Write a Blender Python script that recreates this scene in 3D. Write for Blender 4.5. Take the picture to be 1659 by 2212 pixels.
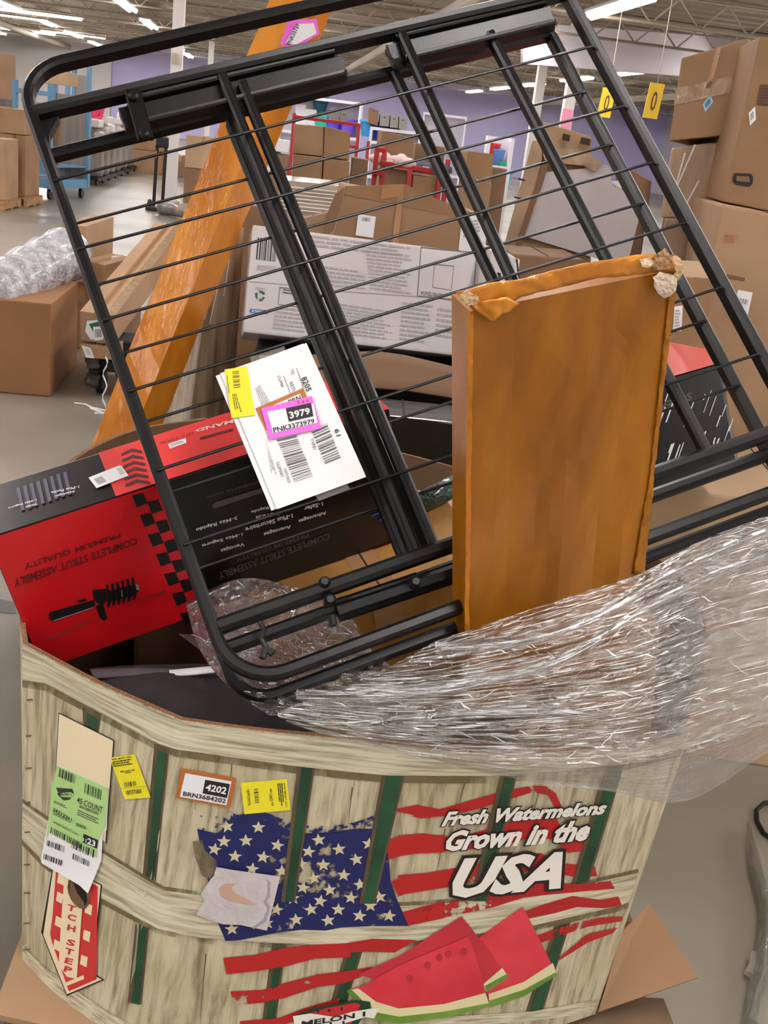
import bpy, bmesh, math, random
from mathutils import Vector, Matrix, Euler, noise
from mathutils.bvhtree import BVHTree
random.seed(7)
for o in list(bpy.data.objects): bpy.data.objects.remove(o)
scn = bpy.context.scene
COL = scn.collection
V = Vector
# ------------------------------------------------------------------ camera
F = 2350.0; PITCH = math.radians(19.2); ROLL = math.radians(6.8)
CAM = V((0, 0, 1.62))
FWD = V((0, math.cos(PITCH), -math.sin(PITCH)))
_u0 = V((1, 0, 0)).cross(FWD)
CR = V((1, 0, 0))*math.cos(ROLL) + _u0*math.sin(ROLL)
CU = V((1, 0, 0))*-math.sin(ROLL) + _u0*math.cos(ROLL)
cd = bpy.data.cameras.new('camera'); cam = bpy.data.objects.new('camera', cd); COL.objects.link(cam)
cd.sensor_fit = 'HORIZONTAL'; cd.sensor_width = 36; cd.lens = F*36/1659; cd.clip_end = 400; cd.clip_start = .05
mw = Matrix.Identity(4)
for i in range(3):
    mw[i][0] = CR[i]; mw[i][1] = CU[i]; mw[i][2] = -FWD[i]; mw[i][3] = CAM[i]
cam.matrix_world = mw
scn.camera = cam
# ------------------------------------------------------------------ world, exposure
w = bpy.data.worlds.new('world'); scn.world = w; w.use_nodes = True
w.node_tree.nodes['Background'].inputs[0].default_value = (1.0, .93, .84, 1)
w.node_tree.nodes['Background'].inputs[1].default_value = .16
scn.view_settings.view_transform = 'Standard'; scn.view_settings.look = 'None'
scn.view_settings.exposure = -.22; scn.view_settings.gamma = 1
scn.view_settings.use_curve_mapping = False
LAMP_W = 62          # watts of each ceiling fixture near the camera
LAMP_Z = 3.9
AX = V((-.1420, .9899, 0)); CX = V((.9899, .1420, 0))     # long axis of the hall, and across it

# ------------------------------------------------------------------ pixel -> world helpers
def ray(p): return FWD + CR*((p[0]-829.5)/F) - CU*((p[1]-1106)/F)
def D(p, d): return CAM + ray(p)*d
def Z(p, z):
    v = ray(p); return CAM + v*((z-CAM.z)/v.z)
def onplane(P, n, off=0.0):
    n = n.normalized()
    if n.dot(CAM-P) < 0: n = -n
    Q = P + n*off
    def f(p):
        v = ray(p); return CAM + v*((Q-CAM).dot(n)/v.dot(n))
    return f

# ------------------------------------------------------------------ materials
def S(r, g, b):
    def l(c):
        c /= 255.0
        return c/12.92 if c <= .04045 else ((c+.055)/1.055)**2.4
    return (l(r), l(g), l(b), 1)
MATS = {}
def mat(name, col, rough=.6, metal=0, var=0, scale=(8, 8, 8), bump=0, bscale=40, col2=None, coord='Object',
        coat=0, detail=4, emit=0, spec=.5, dist=.01):
    if name in MATS: return MATS[name]
    m = bpy.data.materials.new(name); m.use_nodes = True; nt = m.node_tree; N = nt.nodes; L = nt.links
    b = N['Principled BSDF']
    b.inputs['Base Color'].default_value = col; b.inputs['Roughness'].default_value = rough
    b.inputs['Metallic'].default_value = metal; b.inputs['Specular IOR Level'].default_value = spec
    if coat: b.inputs['Coat Weight'].default_value = coat; b.inputs['Coat Roughness'].default_value = .15
    if emit:
        b.inputs['Emission Color'].default_value = col; b.inputs['Emission Strength'].default_value = emit
    if var or bump:
        tc = N.new('ShaderNodeTexCoord'); mp = N.new('ShaderNodeMapping'); mp.inputs['Scale'].default_value = scale
        L.new(tc.outputs[coord], mp.inputs[0])
    if var:
        nz = N.new('ShaderNodeTexNoise'); nz.inputs['Scale'].default_value = 1; nz.inputs['Detail'].default_value = detail
        L.new(mp.outputs[0], nz.inputs[0])
        r = N.new('ShaderNodeValToRGB'); c2 = col2 or tuple(c*(1-var) for c in col[:3])+(1,)
        r.color_ramp.elements[0].color = c2; r.color_ramp.elements[1].color = col
        r.color_ramp.elements[0].position = .34; r.color_ramp.elements[1].position = .64
        L.new(nz.outputs[0], r.inputs[0]); L.new(r.outputs[0], b.inputs['Base Color'])
    if bump:
        n2 = N.new('ShaderNodeTexNoise'); n2.inputs['Scale'].default_value = bscale/max(scale); n2.inputs['Detail'].default_value = 3
        L.new(mp.outputs[0], n2.inputs[0]); bp = N.new('ShaderNodeBump'); bp.inputs['Strength'].default_value = bump
        bp.inputs['Distance'].default_value = dist; L.new(n2.outputs[0], bp.inputs['Height']); L.new(bp.outputs[0], b.inputs['Normal'])
    MATS[name] = m
    return m
def film_mat(name, tint, opac=.16, gloss=.3, scale=(3, 3, 3), bscale=14, bump=.9, rough=.12, streak=.35, coord='UV', milky=.5):
    """clear stretch film: see-through, glossy, with milky wrinkles"""
    m = bpy.data.materials.new(name); m.use_nodes = True; nt = m.node_tree; N = nt.nodes; L = nt.links
    N.remove(N['Principled BSDF']); out = N['Material Output']
    tc = N.new('ShaderNodeTexCoord'); mp = N.new('ShaderNodeMapping'); mp.inputs['Scale'].default_value = scale
    L.new(tc.outputs[coord], mp.inputs[0])
    nz = N.new('ShaderNodeTexNoise'); nz.inputs['Scale'].default_value = bscale; nz.inputs['Detail'].default_value = 5; nz.inputs['Roughness'].default_value = .65; nz.inputs['Distortion'].default_value = .6
    L.new(mp.outputs[0], nz.inputs[0])
    bp = N.new('ShaderNodeBump'); bp.inputs['Strength'].default_value = bump; bp.inputs['Distance'].default_value = .02
    L.new(nz.outputs[0], bp.inputs['Height'])
    tr = N.new('ShaderNodeBsdfTransparent'); tr.inputs[0].default_value = tint
    gl = N.new('ShaderNodeBsdfGlossy'); gl.inputs['Roughness'].default_value = rough; gl.inputs[0].default_value = (1, 1, 1, 1)
    L.new(bp.outputs[0], gl.inputs['Normal'])
    df = N.new('ShaderNodeBsdfDiffuse'); df.inputs[0].default_value = S(236, 230, 222); tl = N.new('ShaderNodeBsdfTranslucent'); tl.inputs[0].default_value = S(230, 225, 218)
    L.new(bp.outputs[0], df.inputs['Normal'])
    md = N.new('ShaderNodeMixShader'); md.inputs[0].default_value = .4; L.new(df.outputs[0], md.inputs[1]); L.new(tl.outputs[0], md.inputs[2])
    n3 = N.new('ShaderNodeTexNoise'); n3.inputs['Scale'].default_value = bscale*.55; n3.inputs['Detail'].default_value = 6; n3.inputs['Roughness'].default_value = .7
    L.new(mp.outputs[0], n3.inputs[0])
    rp = N.new('ShaderNodeMapRange'); rp.inputs[1].default_value = .42; rp.inputs[2].default_value = .72; rp.inputs[3].default_value = opac; rp.inputs[4].default_value = opac+streak
    L.new(n3.outputs[0], rp.inputs[0])
    m1 = N.new('ShaderNodeMixShader'); L.new(rp.outputs[0], m1.inputs[0]); L.new(tr.outputs[0], m1.inputs[1]); L.new(md.outputs[0], m1.inputs[2])
    lw = N.new('ShaderNodeLayerWeight'); lw.inputs['Blend'].default_value = gloss; L.new(bp.outputs[0], lw.inputs['Normal'])
    m2 = N.new('ShaderNodeMixShader'); L.new(lw.outputs['Fresnel'], m2.inputs[0]); L.new(m1.outputs[0], m2.inputs[1]); L.new(gl.outputs[0], m2.inputs[2])
    L.new(m2.outputs[0], out.inputs[0])
    MATS[name] = m
    return m
def worn_print(name, col, thr=.36, scale=60, soft=.02, rough=.55):
    """flat ink with chips where the surface below shows through"""
    m = bpy.data.materials.new(name); m.use_nodes = True; nt = m.node_tree; N = nt.nodes; L = nt.links
    b = N['Principled BSDF']; b.inputs['Base Color'].default_value = col; b.inputs['Roughness'].default_value = rough
    tc = N.new('ShaderNodeTexCoord'); nz = N.new('ShaderNodeTexNoise'); nz.inputs['Scale'].default_value = scale; nz.inputs['Detail'].default_value = 5
    n2 = N.new('ShaderNodeTexNoise'); n2.inputs['Scale'].default_value = scale*.12; n2.inputs['Detail'].default_value = 2
    L.new(tc.outputs['Object'], nz.inputs[0]); L.new(tc.outputs['Object'], n2.inputs[0])
    ad = N.new('ShaderNodeMath'); ad.operation = 'MULTIPLY_ADD'; ad.inputs[1].default_value = .55; L.new(n2.outputs[0], ad.inputs[0]); 
    sc = N.new('ShaderNodeMath'); sc.operation = 'MULTIPLY'; sc.inputs[1].default_value = .45; L.new(nz.outputs[0], sc.inputs[0]); L.new(sc.outputs[0], ad.inputs[2])
    mr = N.new('ShaderNodeMapRange'); mr.inputs[1].default_value = thr-soft; mr.inputs[2].default_value = thr+soft; L.new(ad.outputs[0], mr.inputs[0])
    L.new(mr.outputs[0], b.inputs['Alpha'])
    MATS[name] = m
    return m
kraft = [mat('kraft_%d' % i, c, .75, 0, .22, (2.2, 2.2, 2.2), .05, 60) for i, c in enumerate(
    (S(160, 125, 93), S(148, 113, 83), S(174, 139, 107), S(136, 103, 76), S(154, 117, 83), S(186, 155, 121)))]
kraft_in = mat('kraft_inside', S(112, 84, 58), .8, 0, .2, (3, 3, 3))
corr = mat('corrugated_edge', S(150, 105, 70), .85, 0, .5, (200, 200, 20))
tape = mat('clear_tape', S(176, 132, 92), .18, 0, .15, (6, 6, 6), .25, 40, coat=.5)
black_metal = mat('black_powder_coat', S(15, 15, 17), .36, 0, .1, (30, 30, 30), .04, 300, spec=.5)
black_plastic = mat('black_plastic', S(16, 16, 17), .5)
orange = mat('orange_packing_tape', S(174, 109, 10), .34, 0, .34, (10, 10, 1.4), .10, 16, col2=S(134, 79, 2), coat=.12)
orange2 = mat('orange_film_wrapped', S(226, 146, 46), .2, 0, .3, (7, 7, 2.0), .6, 26, col2=S(180, 104, 20), coat=.8)
torn = mat('torn_paper', S(206, 172, 132), .85, 0, .18, (10, 10, 10))
white_paper = mat('white_paper', S(240, 240, 242), .6)
white_card = mat('white_printed_card', S(214, 206, 206), .5, 0, .05, (4, 4, 4))
grey_ink = mat('grey_ink', S(174, 166, 166), .6); dark_ink = mat('dark_ink', S(26, 25, 26), .6)
mid_ink = mat('mid_ink', S(92, 88, 88), .6)
yellow = mat('yellow_sticker', S(238, 226, 40), .5); brown_lbl = mat('brown_sticker', S(178, 104, 44), .5)
pink = mat('pink_sticker', S(240, 110, 222), .5); green_lbl = mat('green_sticker', S(176, 216, 138), .5)
red_box = mat('red_gloss_card', S(206, 22, 30), .32, 0, .1, (5, 5, 5), coat=.2)
black_card = mat('black_gloss_card', S(20, 17, 18), .28, 0, .2, (5, 5, 5), coat=.2)
dark_red_ink = mat('dark_red_ink', S(108, 16, 20), .5); grey_on_black = mat('grey_on_black', S(84, 78, 76), .5); white_ink = mat('white_ink', S(226, 222, 216), .5)
wood = mat('pallet_wood', S(178, 136, 92), .8, 0, .35, (3, 3, 20))
concrete = None

# ------------------------------------------------------------------ mesh helpers
def link(name, me, m=None, parent=None):
    o = bpy.data.objects.new(name, me); COL.objects.link(o)
    if m:
        for x in (m if isinstance(m, (list, tuple)) else [m]): me.materials.append(x)
    if parent is not None:
        o.parent = parent
        if not parent.get('_loc0'): pass
    return o
def wloc(o):
    p = V((0, 0, 0))
    while o is not None: p = p + o.location; o = o.parent
    return p
def mesh(name, verts, faces, m, parent=None, smooth=False, fm=None, origin=None, uv=None):
    """verts in world space; the object sits at its parent's origin (or at `origin`)"""
    me = bpy.data.meshes.new(name)
    base = wloc(parent) if parent is not None else (V(origin) if origin is not None else V((0, 0, 0)))
    me.from_pydata([tuple(V(v)-base) for v in verts], [], faces)
    if uv:
        ul = me.uv_layers.new(name='UVMap')
        for lp in me.loops: ul.data[lp.index].uv = uv[lp.vertex_index]
    if smooth: me.polygons.foreach_set('use_smooth', [True]*len(me.polygons))
    if fm:
        for p, k in zip(me.polygons, fm): p.material_index = k
    o = link(name, me, m, parent)
    if parent is None: o.location = base
    return o
def thing(name, label, cat, loc=(0, 0, 0), group=None, kind=None):
    o = bpy.data.objects.new(name, None); COL.objects.link(o); o.location = loc; o.empty_display_size = .1
    return tag(o, label, cat, group, kind)
def tag(o, label=None, cat=None, group=None, kind=None):
    if label: o['label'] = label
    if cat: o['category'] = cat
    if group: o['group'] = group
    if kind: o['kind'] = kind
    return o
class MB:
    def __init__(s): s.v = []; s.f = []; s.m = []
    def add(s, vs, fs, mi=0):
        k = len(s.v); s.v += [V(x) for x in vs]; s.f += [tuple(i+k for i in f) for f in fs]; s.m += [mi]*len(fs); return s
    def hexa(s, c, mi=0):      # 8 corners: bottom 4 ccw, top 4
        return s.add(c, [(3, 2, 1, 0), (4, 5, 6, 7), (0, 1, 5, 4), (1, 2, 6, 5), (2, 3, 7, 6), (3, 0, 4, 7)], mi)
    def box(s, c, d, M=None, mi=0):
        cs = []
        for z in (-.5, .5):
            for x, y in ((-.5, -.5), (.5, -.5), (.5, .5), (-.5, .5)):
                p = V((x*d[0], y*d[1], z*d[2]))
                cs.append(V(c) + (M @ p if M is not None else p))
        return s.hexa(cs, mi)
    def bar(s, a, b, w, h, n, ch=.25, mi=0):
        """chamfered rectangular bar from a to b; h along n, w across"""
        a = V(a); b = V(b); t = (b-a).normalized(); n = (n-t*n.dot(t)).normalized(); x = t.cross(n)
        prof = []
        cw = ch*min(w, h)
        for sx, sy, o in ((1, -1, 0), (1, -1, 1), (1, 1, 1), (1, 1, 0), (-1, 1, 0), (-1, 1, 1), (-1, -1, 1), (-1, -1, 0)):
            px = sx*(w/2 - (cw if (o == 0) == (sx*sy < 0) else 0)); py = sy*(h/2 - (0 if (o == 0) == (sx*sy < 0) else cw))
            prof.append((px, py))
        vs = [p + x*q[0] + n*q[1] for p in (a, b) for q in prof]
        k = 8
        fs = [(i, (i+1) % k, k+(i+1) % k, k+i) for i in range(k)] + [tuple(range(k-1, -1, -1)), tuple(range(k, 2*k))]
        return s.add(vs, fs, mi)
    def tube(s, pts, r, seg=8, closed=False, cap=True, mi=0):
        pts = [V(p) for p in pts]; n = len(pts); rings = []
        up = V((0, 0, 1))
        for i, p in enumerate(pts):
            a = pts[(i-1) % n] if (closed or i) else p; b = pts[(i+1) % n] if (closed or i < n-1) else p
            t = (b-a).normalized()
            x = t.cross(up)
            if x.length < .05: x = t.cross(V((0, 1, 0)))
            x.normalize(); y = t.cross(x)
            rr = r[i] if isinstance(r, (list, tuple)) else r
            rings.append([p + x*math.cos(2*math.pi*j/seg)*rr + y*math.sin(2*math.pi*j/seg)*rr for j in range(seg)])
        vs = [v for R in rings for v in R]; fs = []
        for i in range(n if closed else n-1):
            for j in range(seg):
                k = (i+1) % n
                fs.append((i*seg+j, i*seg+(j+1) % seg, k*seg+(j+1) % seg, k*seg+j))
        if not closed and cap: fs += [tuple(range(seg-1, -1, -1)), tuple(range((n-1)*seg, n*seg))]
        return s.add(vs, fs, mi)
    def sweep(s, pts, n, w, h, closed=False, ch=.25, mi=0):
        """chamfered rectangle swept along a path that lies in the plane with normal n"""
        pts = [V(p) for p in pts]; k = len(pts); c = ch*min(w, h)
        prof = [(w/2-c, -h/2), (w/2, -h/2+c), (w/2, h/2-c), (w/2-c, h/2), (-w/2+c, h/2), (-w/2, h/2-c), (-w/2, -h/2+c), (-w/2+c, -h/2)]
        vs = []
        for i, p in enumerate(pts):
            a = pts[(i-1) % k] if (closed or i) else p; b = pts[(i+1) % k] if (closed or i < k-1) else p
            t = (b-a).normalized(); x = t.cross(n).normalized()
            vs += [p + x*q[0] + n*q[1] for q in prof]
        fs = []
        for i in range(k if closed else k-1):
            for j in range(8):
                q = (i+1) % k; fs.append((i*8+j, i*8+(j+1) % 8, q*8+(j+1) % 8, q*8+j))
        if not closed: fs += [tuple(range(7, -1, -1)), tuple(range((k-1)*8, k*8))]
        return s.add(vs, fs, mi)
    def lathe(s, c, prof, seg=16, axis='z', mi=0):
        c = V(c); vs = []
        for r, z in prof:
            for j in range(seg):
                a = 2*math.pi*j/seg; q = (r*math.cos(a), r*math.sin(a), z)
                if axis == 'x': q = (q[2], q[0], q[1])
                if axis == 'y': q = (q[0], q[2], q[1])
                vs.append(c+V(q))
        fs = [(i*seg+j, i*seg+(j+1) % seg, (i+1)*seg+(j+1) % seg, (i+1)*seg+j) for i in range(len(prof)-1) for j in range(seg)]
        fs += [tuple(range(seg-1, -1, -1)), tuple(range((len(prof)-1)*seg, len(prof)*seg))]
        return s.add(vs, fs, mi)
    def build(s, name, m, parent=None, smooth=False, origin=None, bevel=0):
        o = mesh(name, s.v, s.f, m, parent, smooth, s.m if any(s.m) else None, origin)
        if bevel:
            b = bmesh.new(); b.from_mesh(o.data); bmesh.ops.bevel(b, geom=b.edges[:], offset=bevel, segments=2, affect='EDGES', profile=.6, clamp_overlap=True)
            b.to_mesh(o.data); b.free()
        bb = bmesh.new(); bb.from_mesh(o.data); bmesh.ops.recalc_face_normals(bb, faces=bb.faces[:]); bb.to_mesh(o.data); bb.free()
        return o
# ---- flat print -----------------------------------------------------------
_tc = {}
def text2d(s, bold=0.0, shear=0.0, res=2):
    k = (s, bold, shear)
    if k in _tc: return _tc[k]
    cu = bpy.data.curves.new('t', 'FONT'); cu.body = s; cu.offset = bold; cu.shear = shear; cu.resolution_u = res; cu.dimensions = '2D'; cu.fill_mode = 'FRONT'
    ob = bpy.data.objects.new('t', cu); COL.objects.link(ob)
    dg = bpy.context.evaluated_depsgraph_get(); me = bpy.data.meshes.new_from_object(ob.evaluated_get(dg))
    vs = [(v.co.x, v.co.y) for v in me.vertices]; fs = [tuple(p.vertices) for p in me.polygons]
    bpy.data.objects.remove(ob); bpy.data.curves.remove(cu); bpy.data.meshes.remove(me)
    _tc[k] = (vs, fs); return vs, fs
def tquad(s, TL, TR, BR, BL, bold=0.0, shear=0.0, ref=None):
    """lettering whose bounding box fills a pixel quad"""
    vs, fs = text2d(s, bold, shear)
    rv = text2d(*ref)[0] if ref else vs
    x0 = min(v[0] for v in rv); x1 = max(v[0] for v in rv); y0 = min(v[1] for v in rv); y1 = max(v[1] for v in rv)
    out = []
    for x, y in vs:
        a = (x-x0)/(x1-x0); b = (y-y0)/(y1-y0)
        t = [BL[i]*(1-a)*(1-b) + BR[i]*a*(1-b) + TR[i]*a*b + TL[i]*(1-a)*b for i in (0, 1)]
        out.append(t)
    return out, fs
def tq180(s, TL, TR, BR, BL, *a): return tquad(s, BL, BR, TR, TL, *a)
def bars(TL, TR, BR, BL, n=24, seed=1, fill=.55):
    r = random.Random(seed); vs = []; fs = []; x = 0; xs = []
    while x < 1:
        wd = r.choice((.5, 1, 1, 2))/n; xs.append((x, min(1, x+wd*fill*1.2))); x += wd + r.choice((.5, 1))/n
    for a, b in xs:
        k = len(vs)
        for t, P, Q in ((a, TL, TR), (b, TL, TR), (b, BL, BR), (a, BL, BR)):
            vs.append([P[i]*(1-t)+Q[i]*t for i in (0, 1)])
        fs.append((k, k+1, k+2, k+3))
    return vs, fs
def lines(TL, TR, BR, BL, n=4, seed=1, gap=.5):
    """rows of tiny print, too small to read"""
    r = random.Random(seed); vs = []; fs = []
    for i in range(n):
        a = i/n; b = (i+1-gap)/n; x = 0
        e = r.uniform(.7, 1)
        while x < e:
            x2 = min(e, x+r.uniform(.06, .2)); k = len(vs)
            for u_, v_ in ((x, a), (x2, a), (x2, b), (x, b)):
                vs.append([(TL[j]*(1-u_)+TR[j]*u_)*(1-v_) + (BL[j]*(1-u_)+BR[j]*u_)*v_ for j in (0, 1)])
            fs.append((k, k+1, k+2, k+3)); x = x2 + .02
    return vs, fs
class Shape(tuple): pass
def merge(*ms):
    V_ = []; F_ = []
    for vs, fs in ms:
        k = len(V_); V_ += vs; F_ += [tuple(i+k for i in f) for f in fs]
    r_ = Shape((V_, F_)); r_.parts = ms
    return r_
def poly(*pts): return [list(p) for p in pts], [tuple(range(len(pts)))]
def rect4(TL, TR, BR, BL): return poly(TL, TR, BR, BL)
def star(c, r, rot=0, sq=.9):
    return poly(*[(c[0]+math.sin(rot+i*math.pi/5)*(r if i % 2 == 0 else r*.42), c[1]-math.cos(rot+i*math.pi/5)*(r if i % 2 == 0 else r*.42)*sq) for i in range(10)])
ONE_PIECE = {'strut_picture', 'recycling_mark', 'film_glint', 'diagram', 'warning_panel', 'mark'}
def printed(name, shape, proj, m, parent, sub=0, thick=0):
    """flat print or paper laid on a surface: shape in pixels, proj maps a pixel to the surface"""
    if hasattr(shape, 'parts') and name not in ONE_PIECE:
        for p_ in shape.parts: o = printed(name, p_, proj, m, parent, sub)
        return o
    vs, fs = shape
    if sub:
        b = bmesh.new(); bv = [b.verts.new((v[0], v[1], 0)) for v in vs]
        for f in fs:
            try: b.faces.new([bv[i] for i in f])
            except ValueError: pass
        bmesh.ops.triangulate(b, faces=b.faces[:])
        for _ in range(7):
            es = [e for e in b.edges if e.calc_length() > sub]
            if not es: break
            bmesh.ops.subdivide_edges(b, edges=es, cuts=1); bmesh.ops.triangulate(b, faces=b.faces[:])
        b.verts.index_update(); vs = [(v.co.x, v.co.y) for v in b.verts]; fs = [tuple(v.index for v in f.verts) for f in b.faces]; b.free()
    P = [proj(v) for v in vs]
    return mesh(name, P, fs, m, parent)

# ------------------------------------------------------------------ cartons
CART_N = [0]
def carton_parts(t, c8, km, tp=True, seams=True):
    """c8: front face TL,TR,BR,BL then the back face; body with seam, flap lines and tape"""
    TL, TR, BR, BL, tl, tr, br, bl = c8
    b = MB().hexa([BL, BR, br, bl, TL, TR, tr, tl]); sz = min((TR-TL).length, (TL-BL).length, (tl-TL).length)
    b.build('body', km, t, bevel=min(.008, sz*.03))
    n = (TR-TL).cross(BL-TL).normalized()
    if n.dot(CAM-TL) < 0: n = -n
    up = (TL-BL).normalized(); e = .0015 if sz < 1 else .003
    if tp:
        m0 = (TL+TR)/2; m1 = (BL+BR)/2; x = (TR-TL).normalized()*min(.03, .1*(TR-TL).length); M0 = (tl+tr)/2
        dn = m0 + (m1-m0)*.28
        s = MB()
        s.add([dn-x+n*e, dn+x+n*e, m0+x+n*e+up*e, m0-x+n*e+up*e, M0+x+up*e, M0-x+up*e], [(0, 1, 2, 3), (3, 2, 4, 5)])
        s.build('tape', tape, t)
    if seams:
        s = MB(); a = TL.lerp(TR, .5) + up*e*.6; c = tl.lerp(tr, .5) + up*e*.6
        s.bar(a, c, .004, .002, up); s.build('flap_seam', dark_ink, t)
def pbox(name, label, quad, depth, yaw, thick, km=None, cat='carton', group=None, tp=True, lean=0, anchor=3, seams=True, floor=None):
    """carton whose front face lies in an upright plane at `depth`; quad = TL,TR,BR,BL seen from the camera"""
    n = V((math.sin(yaw)*math.cos(lean), -math.cos(yaw)*math.cos(lean), math.sin(lean)))
    P = D(quad[anchor], depth); f = onplane(P, n)
    fr = [f(q) for q in quad]
    if floor is not None:
        for i in (2, 3): fr[i] = V((fr[i].x, fr[i].y, floor))
    bk = [p - n*thick for p in fr]
    base = (fr[3]+fr[2]+bk[2]+bk[3])/4
    t = thing(name, label, cat, base, group)
    CART_N[0] += 1
    carton_parts(t, fr+bk, km or kraft[CART_N[0] % len(kraft)], tp, seams)
    t_proj = onplane(P, n, .003)
    return t, t_proj
def rbox_corners(o, e, d):
    M = Euler(e).to_matrix(); o = V(o)
    k = lambda x, y, z: o + M @ V((x*d[0], y*d[1], z*d[2]))
    return [k(0, 0, 1), k(1, 0, 1), k(1, 0, 0), k(0, 0, 0), k(0, 1, 1), k(1, 1, 1), k(1, 1, 0), k(0, 1, 0)], M
def ybox(name, label, base, d, yaw=0, km=None, cat='carton', group=None, tp=True):
    """upright carton: base = centre of its bottom"""
    M = Matrix.Rotation(yaw, 3, 'Z'); B = V(base); k = lambda x, y, z: B + M @ V((x*d[0], y*d[1], z*d[2]))
    t = thing(name, label, cat, base, group); CART_N[0] += 1
    carton_parts(t, [k(-.5, -.5, 1), k(.5, -.5, 1), k(.5, -.5, 0), k(-.5, -.5, 0), k(-.5, .5, 1), k(.5, .5, 1), k(.5, .5, 0), k(-.5, .5, 0)], km or kraft[CART_N[0] % len(kraft)], tp)
    return t
def pallet(name, label, c, w, d, yaw, group=None, h=.13, wood=wood):
    M = Matrix.Rotation(yaw, 3, 'Z'); C_ = V(c); t = thing(name, label, 'pallet', c, group)
    for i in range(7):
        y = (i-3)*d/7*1.02
        MB().box(C_+M @ V((0, y, h-.011)), (w, d/7*.72, .02), M).build('deck_board', wood, t)
    for i in (-1, 0, 1):
        MB().box(C_+M @ V((i*w*.46, 0, h*.5-.002)), (.05, d, h-.042), M).build('stringer', wood, t)
    for i in (-1, 0, 1):
        MB().box(C_+M @ V((0, i*d*.44, .009)), (w, .1, .017), M).build('bottom_board', wood, t)
    return t
# ================================================================== SETTING
def H(a, c, z=0.0): return AX*a + CX*c + V((0, 0, z))
def struct(o, label=None): o['kind'] = 'structure'; return o
fm_ = mat('concrete_floor', S(156, 147, 133), .3, 0, .3, (.55, .55, .55), .03, 30, col2=S(98, 92, 84), detail=9, spec=.7)
struct(mesh('floor', [H(-12, -30), H(-12, 30), H(66, 30), H(66, -30)], [(0, 1, 2, 3)], fm_))
lav = mat('lavender_paint', S(208, 202, 246), .7); wht = mat('white_paint', S(222, 216, 212), .7); lilac = mat('pale_lilac_paint', S(206, 198, 204), .7)
deck = mat('ceiling_deck_paint', S(150, 138, 122), .7, 0, .25, (.5, 6, .5)); steel = mat('joist_paint', S(170, 158, 140), .6)
def wallq(name, a, c0, c1, z0, z1, m, th=.2):
    b = MB(); b.hexa([H(a, c0, z0), H(a, c1, z0), H(a+th, c1, z0), H(a+th, c0, z0), H(a, c0, z1), H(a, c1, z1), H(a+th, c1, z1), H(a+th, c0, z1)])
    return struct(b.build(name, m))
CEIL = 4.4
wallq('wall_back', 62, -8, 30, 0, CEIL, lav); wallq('wall_back_left', 61.6, -30, -8, 0, CEIL, wht)
b = MB(); b.hexa([H(-12, 22, 0), H(-12, 22.2, 0), H(62, 22.2, 0), H(62, 22, 0), H(-12, 22, CEIL), H(-12, 22.2, CEIL), H(62, 22.2, CEIL), H(62, 22, CEIL)])
struct(b.build('wall_right', lilac))
b = MB(); b.hexa([H(-12, -24.2, 0), H(-12, -24, 0), H(62, -24, 0), H(62, -24.2, 0), H(-12, -24.2, CEIL), H(-12, -24, CEIL), H(62, -24, CEIL), H(62, -24.2, CEIL)])
struct(b.build('wall_left', wht))
# ribbed deck
vs = []; fs = []; n = 0
a = -12.0; prof = []
while a < 62: prof += [(a, 0), (a+.28, 0), (a+.36, .07), (a+.62, .07), (a+.70, 0)]; a += .7
for (a, z) in prof: vs += [H(a, -30, CEIL+z), H(a, 30, CEIL+z)]
for i in range(len(prof)-1): fs.append((2*i, 2*i+1, 2*i+3, 2*i+2))
struct(mesh('ceiling', vs, fs, deck))
def joist(a, web=True):
    b = MB(); up = V((0, 0, 1))
    b.bar(H(a, -24, CEIL-.04), H(a, 22, CEIL-.04), .12, .06, up); b.bar(H(a, -24, CEIL-.5), H(a, 22, CEIL-.5), .1, .05, up)
    c = -20.0; k = 0
    while c < 21:
        b.bar(H(a, c, CEIL-.5 if k % 2 else CEIL-.06), H(a, c+.45, CEIL-.06 if k % 2 else CEIL-.5), .03, .03, CX); c += .45; k += 1
    struct(b.build('trim_joist', steel))
for i in range(13): joist(13 + i*3.6)
for c in (-10, 3.2, 13.5):
    b = MB(); b.bar(H(8, c, CEIL-.62), H(61, c, CEIL-.62), .2, .24, V((0, 0, 1))); struct(b.build('trim_beam', steel))
# bulkhead hung under the roof on the right
def soff(px0, px1, ytop, ybot, dep):
    P = D((px0, ybot), dep); f = onplane(P, AX)
    q = [f((px0, ytop)), f((px1, ytop+40)), f((px1, ybot+40)), f((px0, ybot))]; k = [p+AX*.25 for p in q]
    o = MB().hexa([q[3], q[2], k[2], k[3], q[0], q[1], k[1], k[0]]).build('trim_bulkhead', lilac); struct(o)
soff(1130, 1660, 48, 138, 24)
# fixtures: housing, two tubes, hangers
glow = mat('lamp_tube_glow', (1, .96, .94, 1), .5, emit=46); housing = mat('lamp_housing', S(226, 224, 222), .5)
def fixture(c, along, L, label, z=LAMP_Z, group='ceiling lamps'):
    u = along.normalized(); s = V((-u.y, u.x, 0)); t = thing('ceiling_light', label, 'lamp', c, group); up = V((0, 0, 1)); c = V(c)
    MB().bar(c-u*L/2+up*.06, c+u*L/2+up*.06, .3, .08, up).build('housing', housing, t)
    for k in (-.08, .08):
        MB().tube([c-u*L/2*.97+s*k, c+u*L/2*.97+s*k], .05, 8).build('lamp_tube', glow, t)
    b = MB()
    for k in (-.35, .35): b.tube([c+u*L*k+up*.1, c+u*L*k+up*(CEIL-z)], .008, 5)
    b.build('hanger', steel, t)
def P2(v):
    q = V(v)-CAM; d = q.dot(FWD); return (829.5+F*q.dot(CR)/d, 1106-F*q.dot(CU)/d, d)
cnt = {}
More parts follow.
